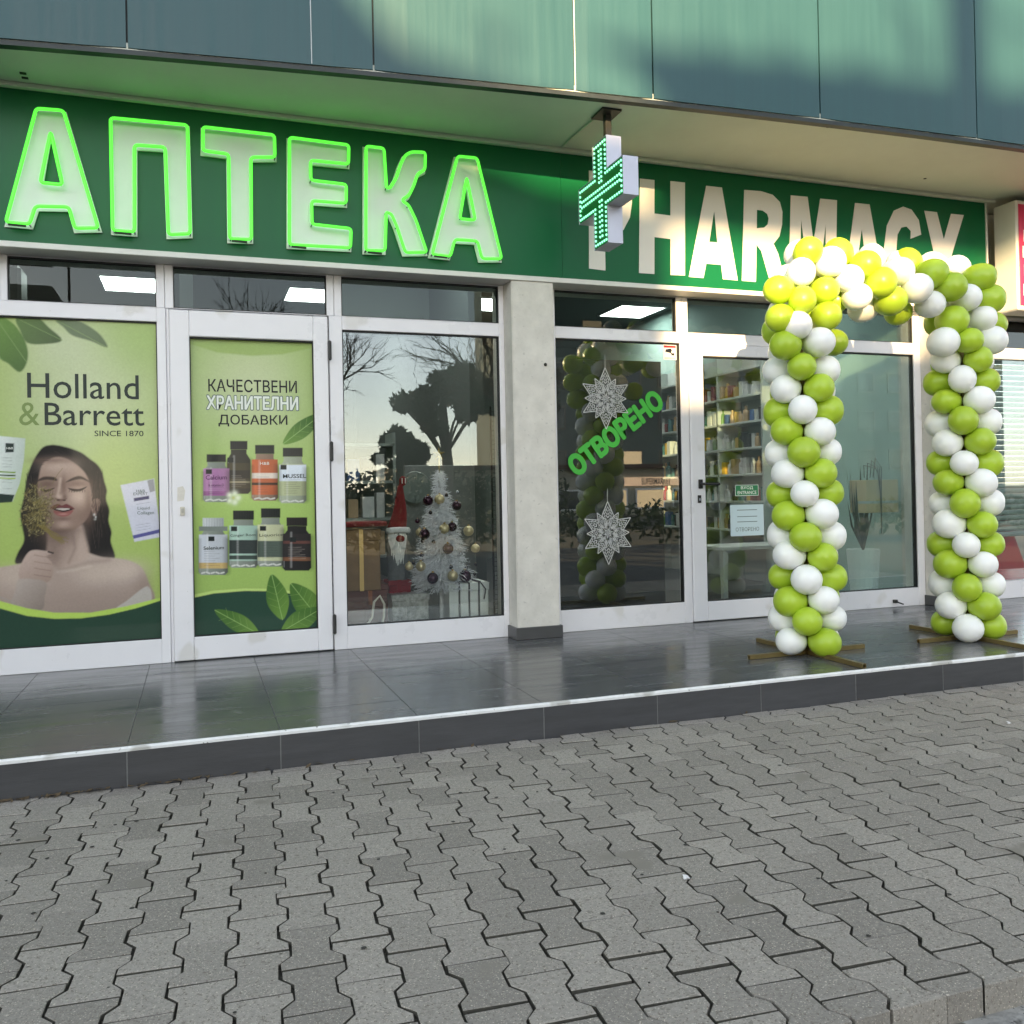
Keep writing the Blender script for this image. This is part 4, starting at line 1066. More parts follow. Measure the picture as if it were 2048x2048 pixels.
# ================================================================== GLASS STICKERS AND HANGINGS
YG = -0.0055
def rect(px0, py0, px1, py1, y):
    a = W(px0, py0, 1, y); b = W(px1, py1, 1, y); return min(a.x, b.x), max(a.x, b.x), min(a.z, b.z), max(a.z, b.z)
# OTVORENO diagonal lettering
a = W(1163, 918, 1, YG); b = W(1300, 818, 1, YG)
c = (a + b) / 2
ov = thing('window_lettering', 'green diagonal word ОТВОРЕНО stuck across the glass with the dark backing', 'sticker')
p_, q_ = W(1130, 925, 1, YG), W(1322, 795, 1, YG)
mid = (W(1126, 950, 1, YG) + W(1325, 783, 1, YG)) / 2 + Vector((0.02, 0, 0.0))
ln = 0.90; an = radians(36.0); hh = 0.165
me = text_mesh('ОТВОРЕНО', mid.x - ln / 2, mid.x + ln / 2, mid.z - hh / 2, mid.z + hh / 2, YG - 0.001, fat=0.011, rot=an)
me.materials.clear(); me.materials.append(STICK_G); link('lettering', me, ov)
# paper stars
def star(px, py, rad, label):
    ctr = W(px, py, 1, -0.012); s = thing('snowflake_star', label, 'decoration', (ctr.x, ctr.y, ctr.z))
    rb = MB()
    def rib(pts, wd=0.0026):
        for (x0, z0), (x1, z1) in zip(pts[:-1], pts[1:]):
            d = Vector((x1 - x0, z1 - z0)); l = d.length
            if l < 1e-6: continue
            n_ = Vector((-d.y, d.x)) / l * wd
            rb.poly([(x0 + n_.x, -.003, z0 + n_.y), (x0 - n_.x, -.003, z0 - n_.y), (x1 - n_.x, -.003, z1 - n_.y), (x1 + n_.x, -.003, z1 + n_.y)])
            rb.poly([(x0, .0, z0), (x1, .0, z1), (x1 + n_.x, -.003, z1 + n_.y), (x0 + n_.x, -.003, z0 + n_.y)])
    back = MB()
    for k in range(12):
        th = pi / 2 + k * pi / 6; R = rad * (1.08 if k % 6 == 0 else (1.0 if k % 2 == 0 else 0.80))
        u = (cos(th), sin(th)); v = (-u[1], u[0]); hw = R * 0.20
        P_ = lambda r_, s_: (u[0] * r_ * R + v[0] * s_ * hw, u[1] * r_ * R + v[1] * s_ * hw)
        rib([P_(0.08, 0), P_(0.56, 1), P_(1, 0), P_(0.56, -1), P_(0.08, 0)], 0.0026)
        rib([P_(0.22, 0), P_(0.58, .62), P_(0.84, 0), P_(0.58, -.62), P_(0.22, 0)], 0.0018)
        for r_ in (.30, .40, .50, .60, .70):
            w_ = min((r_ - .08) / .48, (1 - r_) / .44) * .85
            rib([P_(r_, -w_), P_(r_ + .06, -w_ * .5), P_(r_ - .02, 0), P_(r_ + .06, w_ * .5), P_(r_, w_)], 0.0016)
        rib([P_(.5, 0), P_(.55, .22), P_(.62, .2), P_(.64, 0), P_(.62, -.2), P_(.55, -.22), P_(.5, 0)], 0.0016)
        rib([P_(0.02, 0), P_(0.3, .25 * (-1) ** k), P_(.42, -.1)], 0.002)
        w2 = rad * .05
    rb.build('filigree', SILVER, s)
    MB().tube([(0.0, -.002, rad * 1.05), (0.002, -.002, rad * 1.05 + .10)], 0.0015, 4).build('thread', SILVER, s)
star(1211, 797, 0.205, 'silver filigree paper star hanging above the green diagonal word')
star(1216, 1066, 0.210, 'silver filigree paper star hanging low below the green diagonal word')
# camera warning sticker
x0, x1, z0, z1 = rect(1326, 689, 1353, 720, YG)
cs = thing('camera_sticker', 'white square sticker with a surveillance camera symbol in the glass corner', 'sticker')
MB().box(x0, x1, YG - .001, YG, z0, z1).build('card', PAPERW, cs)
w_, h_ = x1 - x0, z1 - z0
MB().box(x0 + w_ * .05, x1 - w_ * .05, YG - .002, YG - .0012, z1 - h_ * .2, z1 - h_ * .06).build('red_band', INK_R, cs)
MB().poly([(x0 + w_ * t[0], YG - .002, z0 + h_ * t[1]) for t in ((.15, .52), (.2, .68), (.6, .76), (.66, .6), (.58, .5), (.72, .42), (.8, .48), (.84, .28), (.6, .3), (.62, .38), (.5, .46))]).build('symbol', INK_K, cs)
for t in (.06, .12): MB().box(x0 + w_ * .1, x1 - w_ * .1, YG - .002, YG - .0012, z0 + h_ * t, z0 + h_ * (t + .025)).build('small_print', INK_GR, cs)
# entrance sticker and paper notice on the entrance door
x0, x1, z0, z1 = rect(1470, 970, 1517, 991, YG)
es = thing('entrance_sticker', 'small green and white ENTRANCE sticker on the entrance door glass', 'sticker')
MB().box(x0, x1, YG - .001, YG, z0, z1).build('border', INK_W, es)
MB().box(x0 + .004, x1 - .004, YG - .0018, YG - .001, z0 + .004, z1 - .004).build('card', mat('sticker_dark_green', S(30, 120, 72), 0.5), es)
lettering('lettering', 'ВХОД', INK_W, es, x0 + .05, x1 - .05, z0 + (z1 - z0) * .55, z1 - .01, YG - .0026, bold=.01)
lettering('lettering', 'ENTRANCE', INK_W, es, x0 + .02, x1 - .02, z0 + .012, z0 + (z1 - z0) * .45, YG - .0026, bold=.01)
x0, x1, z0, z1 = rect(1460, 1007, 1528, 1070, YG)
pn = thing('paper_notice', 'pale blue paper notice reading ОТВОРЕНО taped to the entrance door', 'notice')
MB().box(x0, x1, YG - .0012, YG, z0, z1).build('sheet', PAPER, pn)
lettering('lettering', 'ОТВОРЕНО', INK_GR, pn, x0 + .045, x1 - .045, z0 + .035, z0 + .065, YG - .0022)
for t in (.42, .58, .78): MB().box(x0 + .06, x1 - .06, YG - .0022, YG - .0014, z0 + (z1 - z0) * t, z0 + (z1 - z0) * t + .005).build('print_line', INK_GR, pn)
MB().box(x0, x1, YG - .0024, YG - .0014, z1 - .012, z1).build('tape', INK_GR, pn)

# ================================================================== INTERIOR
for k, (px0, py0) in enumerate(((199, 548), (580, 572), (940, 592), (1245, 608))):
    zc = 3.25; q = W(px0, py0, 2, zc)
    cl = thing('ceiling_light', ['lit square ceiling panel seen over the beauty advert', 'lit square ceiling panel seen over the poster door', 'lit square ceiling panel seen over the white tree', 'lit square ceiling panel seen over the diagonal green word'][k], 'ceiling light', (q.x, q.y, zc), 'ceiling light panels')
    MB().box(0, 0.585, 0, 0.66, -0.014, -0.001).build('diffuser', PANEL_L, cl)
    MB().box(-.02, 0, -.02, 0.68, -0.02, -.001).box(.585, .605, -.02, .68, -.02, -.001).box(0, .585, -.02, 0, -.02, -.001).box(0, .585, .66, .68, -.02, -.001).build('frame', WHITE_AL, cl)
for k, (xx, lab) in enumerate(((-.6, 'added square fill light panel near the glass above the beauty advert'), (1.75, 'added square fill light panel near the glass above the white tree'), (3.3, 'added square fill light panel near the glass above the black backing panel'), (5.0, 'added square fill light panel near the glass above the entrance door'))):
    cl = thing('ceiling_light', lab, 'ceiling light', (xx, 0.9, 3.25), 'ceiling light panels')  # extra row added out of view to brighten the window display
    MB().box(0, 0.585, 0, 0.585, -0.014, -0.001).build('diffuser', PANEL_L, cl)
    MB().box(-.02, 0, -.02, 0.605, -0.02, -.001).box(.585, .605, -.02, .605, -.02, -.001).box(0, .585, -.02, 0, -.02, -.001).box(0, .585, .585, .605, -.02, -.001).build('frame', WHITE_AL, cl)
box('partition_wall', CEIL_IN, bld, 2.62, 2.74, 1.3, 7.0, 0, 3.25)
box('partition_wall', CEIL_IN, bld, 0.35, 0.45, 1.6, 7.0, 0, 3.25)
box('interior_beam', WALL_IN, bld, 1.75, 2.62, 2.6, 2.8, 2.55, 3.25)
# dark backing behind the star window
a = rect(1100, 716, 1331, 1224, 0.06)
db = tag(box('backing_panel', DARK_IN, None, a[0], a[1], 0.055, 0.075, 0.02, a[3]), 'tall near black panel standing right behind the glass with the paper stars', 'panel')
tag(box('wall_device', BLACK_PL, None, *(lambda r: (r[0] - .3, r[1]))(rect(0, 545, 42, 603, 0.6)), 0.6, 0.85, 2.25, 2.52, 0.02), 'black box shaped device mounted high behind the window with the beauty advert', 'device')
# display podium and gifts
pod = tag(box('display_podium', mat('podium_black', S(40, 42, 44), 0.4), None, 1.30, 2.60, 0.08, 0.95, 0.0, 0.10, 0.004), 'low dark display podium carrying the gifts and the white tree', 'podium')
WRAP_W = mat('gift_white', S(226, 230, 226), 0.45); WRAP_S = mat('gift_silver', S(150, 150, 146), 0.35, var=0.45, scale=34, detail=3, metal=.2)
WRAP_G = mat('gift_gold', S(116, 88, 58), 0.3, var=0.2, scale=9, metal=.35); WRAP_B = mat('gift_brown', S(92, 42, 32), 0.5, var=.15, scale=9)
RIB_K = mat('ribbon_black', S(28, 28, 30), 0.4); RIB_G = mat('ribbon_gold', S(205, 170, 110), 0.3, metal=.5); RIB_C = mat('ribbon_cream', S(214, 205, 190), 0.5); RIB_BR = mat('ribbon_copper', S(140, 76, 44), .35, metal=.3)
def gift(px0, py0, px1, py1, y, dep, m, rm, label, nr=1, zb=None):
    x0, x1, z0, z1 = rect(px0, py0, px1, py1, y)
    if zb is not None: z0 = zb
    g_ = thing('gift_box', label, 'gift box', ((x0 + x1) / 2, y + dep / 2, z0), 'gift boxes under the white tree')
    hx = (x1 - x0) / 2; h_ = z1 - z0
    MB().box(-hx, hx, -dep / 2, dep / 2, 0, h_ * .86, .004).build('carton', m, g_)
    MB().box(-hx - .006, hx + .006, -dep / 2 - .006, dep / 2 + .006, h_ * .86 - .02, h_, .004).build('lid', m, g_)
    rw = 0.006 if nr > 1 else 0.014
    for k in range(nr):
        xx = -hx + 2 * hx * (k + 1) / (nr + 1) if nr > 1 else -hx * .1
        MB().box(xx - rw, xx + rw, -dep / 2 - .009, dep / 2 + .009, -.0, h_ + .003).build('ribbon', rm, g_)
    return g_, hx, h_
g1, hx, hh_ = gift(898, 1168, 978, 1240, 0.24, 0.26, WRAP_W, RIB_K, 'white gift box tied with thin black ribbons under the tree', 3, 0.10)
MB().tube([(-.1, -.14, hh_ + .005), (0, -.1, hh_ + .03), (.08, -.14, hh_ + .008), (.12, -.15, hh_ - .05), (.105, -.15, hh_ - .12)], 0.005, 5).build('ribbon_tail', RIB_K, g1)
gift(784, 1190, 858, 1246, 0.22, 0.16, WRAP_S, WRAP_S, 'silver gift box printed with dark snowflakes beside the tree trunk', 1, 0.10)
gift(690, 1205, 790, 1262, 0.36, 0.3, WRAP_B, WRAP_B, 'wide brown gift box at the bottom under the gold one', 1, 0.10)
gift(690, 1060, 762, 1180, 0.34, 0.26, WRAP_G, RIB_G, 'tall gold gift box with a shiny gold ribbon standing on the brown ones', 1)
gift(690, 1172, 800, 1206, 0.36, 0.3, WRAP_B, RIB_BR, 'flat brown gift box with a copper ribbon under the tall gold box', 1)
gift(778, 1162, 822, 1192, 0.34, 0.16, RED, RED, 'small red gift box behind the silver snowflake box', 1)
q = W(755, 1250, 1, 0.17)
rl = MB().tube([(q.x - .07, .17, .115), (q.x - .035, .17, .17), (q.x - .02, .17, .27), (q.x + .02, .17, .31), (q.x + .05, .17, .25), (q.x + .045, .17, .17), (q.x + .03, .17, .11)], 0.009, 5)
tag(rl.build('gift_ribbon', RIB_C), 'loose cream ribbon loop standing before the brown gift box', 'ribbon')
q = W(720, 1050, 1, 0.30)
tag(MB().box(q.x - .16, q.x + .18, .24, .46, q.z - .012, q.z + .022, .01).build('felt_cloth', RED), 'folded dark red felt cloth lying on the gold gift box', 'cloth')

# gnome
gq = W(795, 1120, 1, 0.40)
gnome_w = 0.78
gn = thing('gnome_doll', 'tall felt gnome doll with a pointed dark red hat and white beard', 'doll', (gq.x, 0.42, 0.10))
hz = W(800, 1062, 1, .42).z - .10; tz = W(812, 962, 1, .42).z - .10
hat = MB(); pts = []; tp = []
for k in range(9):
    t = k / 8; pts.append((0.0 + .065 * t + .012 * sin(t * 5), 0, hz + (tz - hz) * t)); tp.append((1 - t) ** .8 * .9 + .12)
hat.tube(pts, 0.088, 12, taper=tp); hat.build('hat', RED, gn, smooth=True)
MB().sphere((.068, 0, tz + .0), 0.036, 10, 8).build('hat_tip', RED, gn, smooth=True)
for dx in (-.014, .016): MB().tube([(.068 + dx, -.037, tz - .018), (.068 + dx, -.037, tz + .02)], .004, 4).build('button_print', INK_W, gn)
MB().tube([(0, 0, 0.0), (0, 0, hz * .45), (.0, 0, hz * .7), (0, 0, hz + .01)], 0.10, 12, taper=[.75, .85, .95, .85]).build('body', mat('gnome_grey', S(96, 98, 98), .9, var=.15, scale=40), gn, smooth=True)
FURW = mat('white_plush', S(225, 225, 222), 0.9, var=.1, scale=60)
bd = MB()
for k in range(90):
    a = random.uniform(-1.1, 1.1); x_ = .09 * sin(a); y_ = -.095 * cos(a)
    bd.tube([(x_, y_, hz - random.uniform(.0, .06)), (x_ * .8, y_ - .02, hz - .12), (x_ * .5 + random.gauss(0, .01), y_ - .012, hz - random.uniform(.15, .24))], 0.008, 4, taper=[1, .8, .2])
bd.build('beard', FURW, gn)
MB().tube([(-.10, -.06, hz + .005), (-.05, -.1, hz + .01), (0, -.11, hz + .012), (.06, -.1, hz + .01), (.1, -.06, hz + .005)], .022, 7).build('hat_brim', FURW, gn, smooth=True)
MB().sphere((.01, -.115, hz - .05), .028, 10, 7, (1.5, .8, .9)).build('nose', RED, gn, smooth=True)

gn.scale = (gnome_w, gnome_w, 1.0)
# white christmas tree
tq = W(884, 1240, 1, 0.36)
ct = thing('christmas_tree', 'small white artificial christmas tree with purple and champagne baubles and a gold star', 'christmas tree', (tq.x, 0.36, 0.10))
ztop = W(882, 950, 1, .36).z - .10
MB().tube([(0, 0, 0), (0, 0, ztop)], .017, 8, taper=[1, .6]).build('trunk', mat('white_trunk', S(206, 206, 206), .6, var=.2, scale=50), ct)
TIN = mat('white_tinsel', S(244, 244, 248), 0.55)
def tier(z0, z1, r0, r1, n_):
    m_ = MB()
    for k in range(n_):
        a = 2 * pi * random.random(); t = random.random(); z = z0 + (z1 - z0) * t; R = (r0 + (r1 - r0) * t) * random.uniform(.55, 1.0)
        d = Vector((cos(a), sin(a), -.25)); tip = Vector((0, 0, z)) + d * R
        b0 = tip - d * min(R, .085)
        m_.tube([b0, tip], .0022, 3, taper=[1, .5])
        for j in range(9):
            s_ = random.random(); c0 = b0.lerp(tip, s_); e = Vector((random.gauss(0, 1), random.gauss(0, 1), random.gauss(0, 1))).normalized() * .030 + d * .014
            sd_ = e.cross(d).normalized() * .0024
            m_.v += [tuple(c0 - sd_), tuple(c0 + sd_), tuple(c0 + e)]; i = len(m_.v); m_.f.append((i - 3, i - 2, i - 1))
    return m_
zr = [W(882, p, 1, .36).z - .10 for p in (1160, 1135, 1085, 1040, 1000, 960)]
rr = [0.235, .25, .20, .15, .10, .045]
for k in range(4):
    o = tier(zr[k] - .02, zr[k + 1] + .05, rr[k] * 1.04, rr[k + 1] * .80, (560, 520, 400, 260)[k]).build('branch_tier', TIN, ct)
tier(zr[4], ztop + .03, rr[4] * .9, .035, 140).build('branch_tier', TIN, ct)
PURP = mat('bauble_purple', S(58, 20, 44), .12, metal=.4); CHAM = mat('bauble_champagne', S(206, 190, 150), .28, metal=.4, var=.15, scale=120); SMK = mat('bauble_smoke', S(60, 54, 60), .15, metal=.6); SLV = mat('bauble_silver', S(200, 200, 205), .12, metal=.8)
cw = lambda x, y: (600 + x * .36232, 600 + y * .36232)
for x_, y_, r_, m_ in ((770, 1100, 29, CHAM), (707, 1107, 29, PURP), (865, 1135, 27, PURP), (797, 1263, 29, CHAM), (840, 1252, 26, PURP), (930, 1275, 30, CHAM), (687, 1292, 31, PURP), (660, 1282, 22, CHAM), (817, 1373, 31, PURP), (968, 1371, 26, CHAM), (667, 1470, 28, CHAM), (602, 1470, 24, CHAM), (733, 1535, 31, PURP), (843, 1523, 30, CHAM), (910, 1525, 36, PURP),
                       (808, 1078, 11, SMK), (870, 1060, 10, SLV), (720, 1174, 11, SMK), (648, 1220, 14, PURP), (737, 1335, 11, SMK), (676, 1330, 11, SMK), (888, 1400, 11, SLV), (671, 1408, 12, SMK), (627, 1452, 11, SMK), (833, 1475, 12, SMK), (918, 1478, 12, SMK), (970, 1461, 10, SMK), (963, 1513, 10, SMK), (813, 988, 8, SLV)):
    R = r_ * .36232 / 285
    rel = 0.24 if r_ > 20 else .26
    dist = abs(x_ - 785) / 200
    q = W(*cw(x_, y_), 1, 0.36 - max(.02, .20 * (1 - min(1, dist) ** 2) * (y_ - 900) / 600))
    bo = MB().sphere((0, 0, 0), R, 14, 10).build('bauble', m_, ct, smooth=True, loc=(q.x - tq.x, q.y - .36, q.z - .10))
    MB().tube([(0, 0, R * .96), (0, 0, R * 1.22)], R * .22, 6).build('bauble_cap', RIB_G, bo)
q = W(883, 908, 1, .36); sm = MB(); zs = q.z - .10
for k in range(5):
    a = pi / 2 + k * 2 * pi / 5; b0 = a - pi / 5; b1 = a + pi / 5; R, r_ = .050, .019
    for yy in (-.012, .012):
        sm.poly([(0, yy, zs), (r_ * cos(b0), 0, zs + r_ * sin(b0)), (R * cos(a), 0, zs + R * sin(a))]); sm.poly([(0, yy, zs), (R * cos(a), 0, zs + R * sin(a)), (r_ * cos(b1), 0, zs + r_ * sin(b1))])
sm.tube([(0, 0, ztop - .02), (0, 0, zs - .015)], .005, 5)
sm.build('star_topper', mat('gold_star', S(214, 190, 130), .25, metal=.6), ct)

# wire rack beside the tree
wr = thing('wire_rack', 'narrow black wire rack hung with small goods beside the window pillar', 'rack', (2.50, .30, 0))
fr_ = MB()
for dx in (-.03, .17): fr_.tube([(dx, 0, .1), (dx, 0, 1.62)], .008, 6)
fr_.build('upright', BLACK_PL, wr)
gr = MB()
for k in range(44): gr.tube([(-.03, 0, .12 + k * .034), (.17, 0, .12 + k * .034)], .0022, 4)
for k in range(6): gr.tube([(-.0 + k * .03, .004, .12), (0.0 + k * .03, .004, 1.6)], .0022, 4)
gr.build('grid', BLACK_PL, wr)
GOODS = [mat('goods_%s' % n_, c, .45) for n_, c in (('dark', S(54, 50, 52)), ('white', S(190, 192, 190)), ('red', S(120, 40, 44)), ('teal', S(60, 110, 112)), ('yellow', S(186, 152, 62)), ('blue', S(64, 92, 140)), ('green', S(86, 124, 70)), ('tan', S(168, 140, 104)))]
ORD = ['lowest', 'second', 'third', 'fourth', 'fifth', 'sixth', 'seventh', 'top']
for k in range(16):
    zz = .3 + (k // 2) * .15; xx = .01 + (k % 2) * .08
    gi = random.randrange(8)
    tag(MB().box(2.50 + xx, 2.50 + xx + .06, .26, .285, zz, zz + .10, .004).build('blister_pack', GOODS[gi]), ('dark', 'white', 'red', 'teal', 'yellow', 'blue', 'green', 'tan')[gi] + ' packet on the %s row of the black wire rack' % ORD[k // 2], 'packet', 'packets on the wire rack')
# low grey counter screen behind the tree and the round mirror
tag(box('counter_screen', mat('screen_grey', S(116, 120, 117), .6), None, 1.98, 2.55, 0.98, 1.02, 0, 1.22, .004), 'pale grey upright screen standing behind the white tree', 'screen')
q = W(830, 975, 1, .9); dm = MB().lathe([(0, 0), (.12, 0), (.125, .006), (.12, .012), (0, .012)], n=28)
o = dm.build('round_disc', mat('disc_grey', S(96, 106, 100), .4)); o.location = (q.x, .9, q.z); o.rotation_euler = (pi / 2, 0, 0)
tag(o, 'round grey disc standing on the counter behind the gnome doll', 'disc')
# shelving seen left of the gnome
CN = ('dark', 'white', 'red', 'teal', 'yellow', 'blue', 'green', 'tan')
sh = thing('display_shelf', 'grey display shelf with pale boxes behind the gnome doll', 'shelf', (1.55, 1.3, 0))
for z in (.5, .8, 1.1, 1.4): MB().box(-.35, .42, 0, .3, z - .012, z + .012).build('shelf_board', WALL_IN, sh)
for xx in (-.35, .42): MB().box(xx - .012, xx + .012, 0, .3, 0, 1.5).build('upright', WALL_IN, sh)
for k in range(18):
    gi = random.choice([1, 1, 7, 5, 0]); z = (.512, .812, 1.112)[k // 6]; xx = 1.55 - .30 + (k % 6) * .115; h_ = random.uniform(.10, .22); w_ = random.uniform(.06, .10)
    tag(MB().box(xx, xx + w_, 1.34, 1.44, z, z + h_, .003).build('product_box', GOODS[gi]), '%s carton on the %s board of the grey display shelf' % (CN[gi], ('lowest', 'middle', 'upper')[k // 6]), 'carton', 'cartons on the display shelf')
# pharmacy shelves along the party wall
ps = thing('wall_shelving', 'tall white pharmacy shelving full of bottles along the party wall', 'shelving', (5.78, 1.7, 0))
MB().box(0.30, .335, 0, 2.4, 0, 2.45).build('back_board', WOODW, ps)
for z in (.55, .85, 1.13, 1.40, 1.67, 1.94, 2.22): MB().box(0, .30, 0, 2.4, z - .012, z + .012, .002).build('shelf_board', WOODW, ps)
for yy in (0, .8, 1.6, 2.4): MB().box(0, .30, yy - .012, yy + .012, 0, 2.45).build('upright', WOODW, ps)
bm_ = {}
def bottle_mesh(m):
    if m.name not in bm_:
        bm_[m.name] = [MB().lathe([(0, 0), (.024, 0), (.026, .01), (.026, .075), (.020, .092), (.011, .1), (.011, .112), (.013, .113), (.013, .13), (0, .131)], n=10).mesh('bottle', m, False),
                       MB().box(-.03, .03, -.022, .022, 0, .12, .002).mesh('carton', m)]
    return bm_[m.name]
for zi, z in enumerate((.562, .862, 1.142, 1.412, 1.682, 1.952)):
    yy = 1.76
    while yy < 4.05:
        k = 1 if random.random() < .55 else 0; gi = random.choice([0, 1, 2, 3, 4, 5, 6, 7, 1, 1, 1, 0, 3, 7]); mm = bottle_mesh(GOODS[gi])[k]
        o = link('medicine_carton' if k else 'medicine_bottle', mm, None, (5.83 + random.uniform(0, .03), yy, z), (0, 0, random.uniform(-.1, .1))); s_ = random.uniform(.85, 1.4); o.scale = (s_, s_ * random.uniform(.9, 1.3), s_)
        if k: tag(o, 'small %s medicine carton on the %s shelf of the white pharmacy shelving' % (CN[gi], ORD[zi]), 'carton', 'cartons on the pharmacy shelving')
        else: tag(o, 'small %s medicine bottle on the %s shelf of the white pharmacy shelving' % (CN[gi], ORD[zi]), 'bottle', 'bottles on the pharmacy shelving')
        yy += random.uniform(.07, .11)
# low table behind the entrance
tb = thing('low_table', 'low white table behind the entrance door glass', 'table', (5.35, 1.15, 0))
MB().box(-.55, .25, -.2, .25, .44, .475, .004).build('table_top', WOODW, tb)
for xx in (-.5, .2):
    for yy in (-.16, .2): MB().box(xx - .022, xx + .022, yy - .022, yy + .022, 0, .44).build('leg', WOODW, tb)
# behind the frosted pane
FROST = bpy.data.materials.new('frosted_film'); FROST.use_nodes = True; n_ = FROST.node_tree; n_.nodes.clear()
o_ = n_.nodes.new('ShaderNodeOutputMaterial'); mx = n_.nodes.new('ShaderNodeMixShader'); mx.inputs[0].default_value = .16
rf = n_.nodes.new('ShaderNodeBsdfTransparent'); rf.inputs[0].default_value = (.80, .90, .88, 1)
df = n_.nodes.new('ShaderNodeBsdfDiffuse'); df.inputs[0].default_value = (.50, .60, .58, 1)
n_.links.new(rf.outputs[0], mx.inputs[1]); n_.links.new(df.outputs[0], mx.inputs[2]); n_.links.new(mx.outputs[0], o_.inputs[0])
MB().poly([(4.952, .008, .15), (6.044, .008, .15), (6.044, .008, 2.063), (4.952, .008, 2.063)]).build('frosted_film', FROST, w5)
q0 = W(1728, 1172, 1, .22)
pl = thing('potted_plant', 'dark leafy plant in a tall white tapered planter behind frosted glass', 'plant', (q0.x, .22, 0))
hz2 = W(1728, 1098, 1, .22).z
MB().lathe([(0, 0), (.10, 0), (.135, hz2), (.12, hz2), (.115, hz2 - .04), (0, hz2 - .04)], n=20).build('planter', mat('planter_white', S(222, 230, 226), .5), pl, smooth=False)
lv = MB()
for k in range(16):
    a = random.uniform(0, 2 * pi); h_ = random.uniform(.35, .75); d = Vector((cos(a), sin(a), 0))
    p0 = Vector((0, 0, hz2 - .02)); p1_ = p0 + Vector((0, 0, h_)) + d * random.uniform(.02, .14)
    s_ = Vector((-d.y, d.x, 0)) * .02
    m_ = (p0 + p1_) / 2 + d * .03
    lv.poly([p0 - s_ * .4, m_ - s_, p1_, m_ + s_, p0 + s_ * .4])
lv.build('foliage', mat('plant_dark', S(38, 52, 36), .6), pl)
x0, x1, z0, z1 = rect(1732, 960, 1798, 1024, .10)
cb_ = thing('cardboard_box', 'tan cardboard box with a white stripe hung behind the frosted pane', 'box', (x0, .10, z0))
MB().box(0, x1 - x0, 0, .2, 0, z1 - z0, .004).build('carton', mat('cardboard', S(205, 180, 142), .8), cb_)
MB().box(-.002, x1 - x0 + .002, -.003, .1, (z1 - z0) * .28, (z1 - z0) * .36).build('stripe', WOODW, cb_)
cbm = MB()
for k in range(4):
    cbm.tube([(x0 + .03 * k, .12, z1 + .02), (x0 - .02 + .04 * k, .1, z1 + .12 + .02 * k), (x0 + .1 + .02 * k, .1, z1 + .10), (x0 + .14, .09, z1 - .15 * k)], .004, 5)
tag(cbm.build('cable_loop', BLACK_PL), 'loose black cables looping above the cardboard box behind frosted glass', 'cable')

# ================================================================== LITTER
dl = MB()
for k in range(150):
    x = random.gauss(.05, .32) if k < 90 else random.uniform(-1, 6.5); y = -L - .008 - abs(random.gauss(0, .012)); a = random.uniform(0, pi); s_ = random.uniform(.008, .03)
    d = Vector((cos(a), sin(a) * .5, random.uniform(-.2, .3))) * s_; e = Vector((-sin(a), cos(a), .2)) * s_ * .3; c = Vector((x, y, -HR + .008))
    dl.poly([c - d, c - e, c + d, c + e])
tag(dl.build('fallen_leaves', mat('dry_leaf', S(86, 72, 52), .9, var=.3, scale=60)), kind='stuff')
gm = MB()
for k in range(120):
    x = random.uniform(-.8, 6); y = random.uniform(YE + .05, -L - .05); r_ = random.uniform(.003, .008)
    gm.lathe([(r_, 0), (r_ * .7, .0008), (0, .001)], (x, y, -HR + .0022), 7)
tag(gm.build('gum_specks', mat('gum_dark', S(52, 50, 46), .9)), kind='stuff')
for (px, py), lab in (((1373, 1759), 'small crumpled white paper scrap lying on the grey pavers'), ((2019, 1448), 'flat white paper scrap lying on the pavers below the terrace step')):
    q = W(px, py, 2, -HR); m_ = MB(); r_ = .011
    m_.poly([(-r_, -.006, .004), (-.3 * r_, -.012, .010), (r_, -.004, .003), (.8 * r_, .009, .008), (-.6 * r_, .012, .012)]); m_.poly([(-r_, -.006, .003), (-.6 * r_, .012, .002), (.8 * r_, .009, .002), (r_, -.004, .0015)])
    tag(m_.build('paper_scrap', PAPERW, None, loc=(q.x, q.y, q.z)), lab, 'litter')

# ================================================================== ACROSS THE STREET
TA = math.tan(SUN_AZ); KS = math.tan(SUN_EL) / cos(SUN_AZ); YB = -30.0
sx_ = lambda a: a + YB * TA                              # wall coordinate -> X on the opposite facade
szz = lambda a: a - YB * KS
HOUSE = mat('house_render', S(176, 168, 150), .9, var=.08, scale=.6); HWIN = mat('house_glass', S(40, 48, 54), .1); ROOFT = mat('roof_dark', S(90, 62, 50), .8, var=.2, scale=3)
ob = thing('street_house', 'cream rendered house across the street, its unseen roofline shaped to block the sun', 'house')  # unseen house; wall heights and roofline set by where sun must be blocked
box('wall', HOUSE, ob, sx_(-26), sx_(5.2), YB - 6, YB, -.42, szz(1.68)); box('wall', HOUSE, ob, sx_(5.203), sx_(9), YB - 5, YB - .01, -.42, szz(2.12))
g_ = [(sx_(-26), szz(1.6)), (sx_(3.80), szz(1.6)), (sx_(3.80), szz(2.90)), (sx_(3.40), szz(2.98)), (sx_(2.95), szz(3.00)), (sx_(2.55), szz(3.13)), (sx_(2.1), szz(3.25)), (sx_(1.85), szz(3.46)), (sx_(1.1), szz(4.3)), (sx_(-.5), szz(5.6)), (sx_(-6), szz(6.5)), (sx_(-26), szz(6.5))]
me = prism(g_, [], YB + .004, YB + .30, 'sunblock_parapet'); me.materials.append(HOUSE); link('sunblock_parapet', me, ob)  # outline invented to shade the left of the cladding and sign
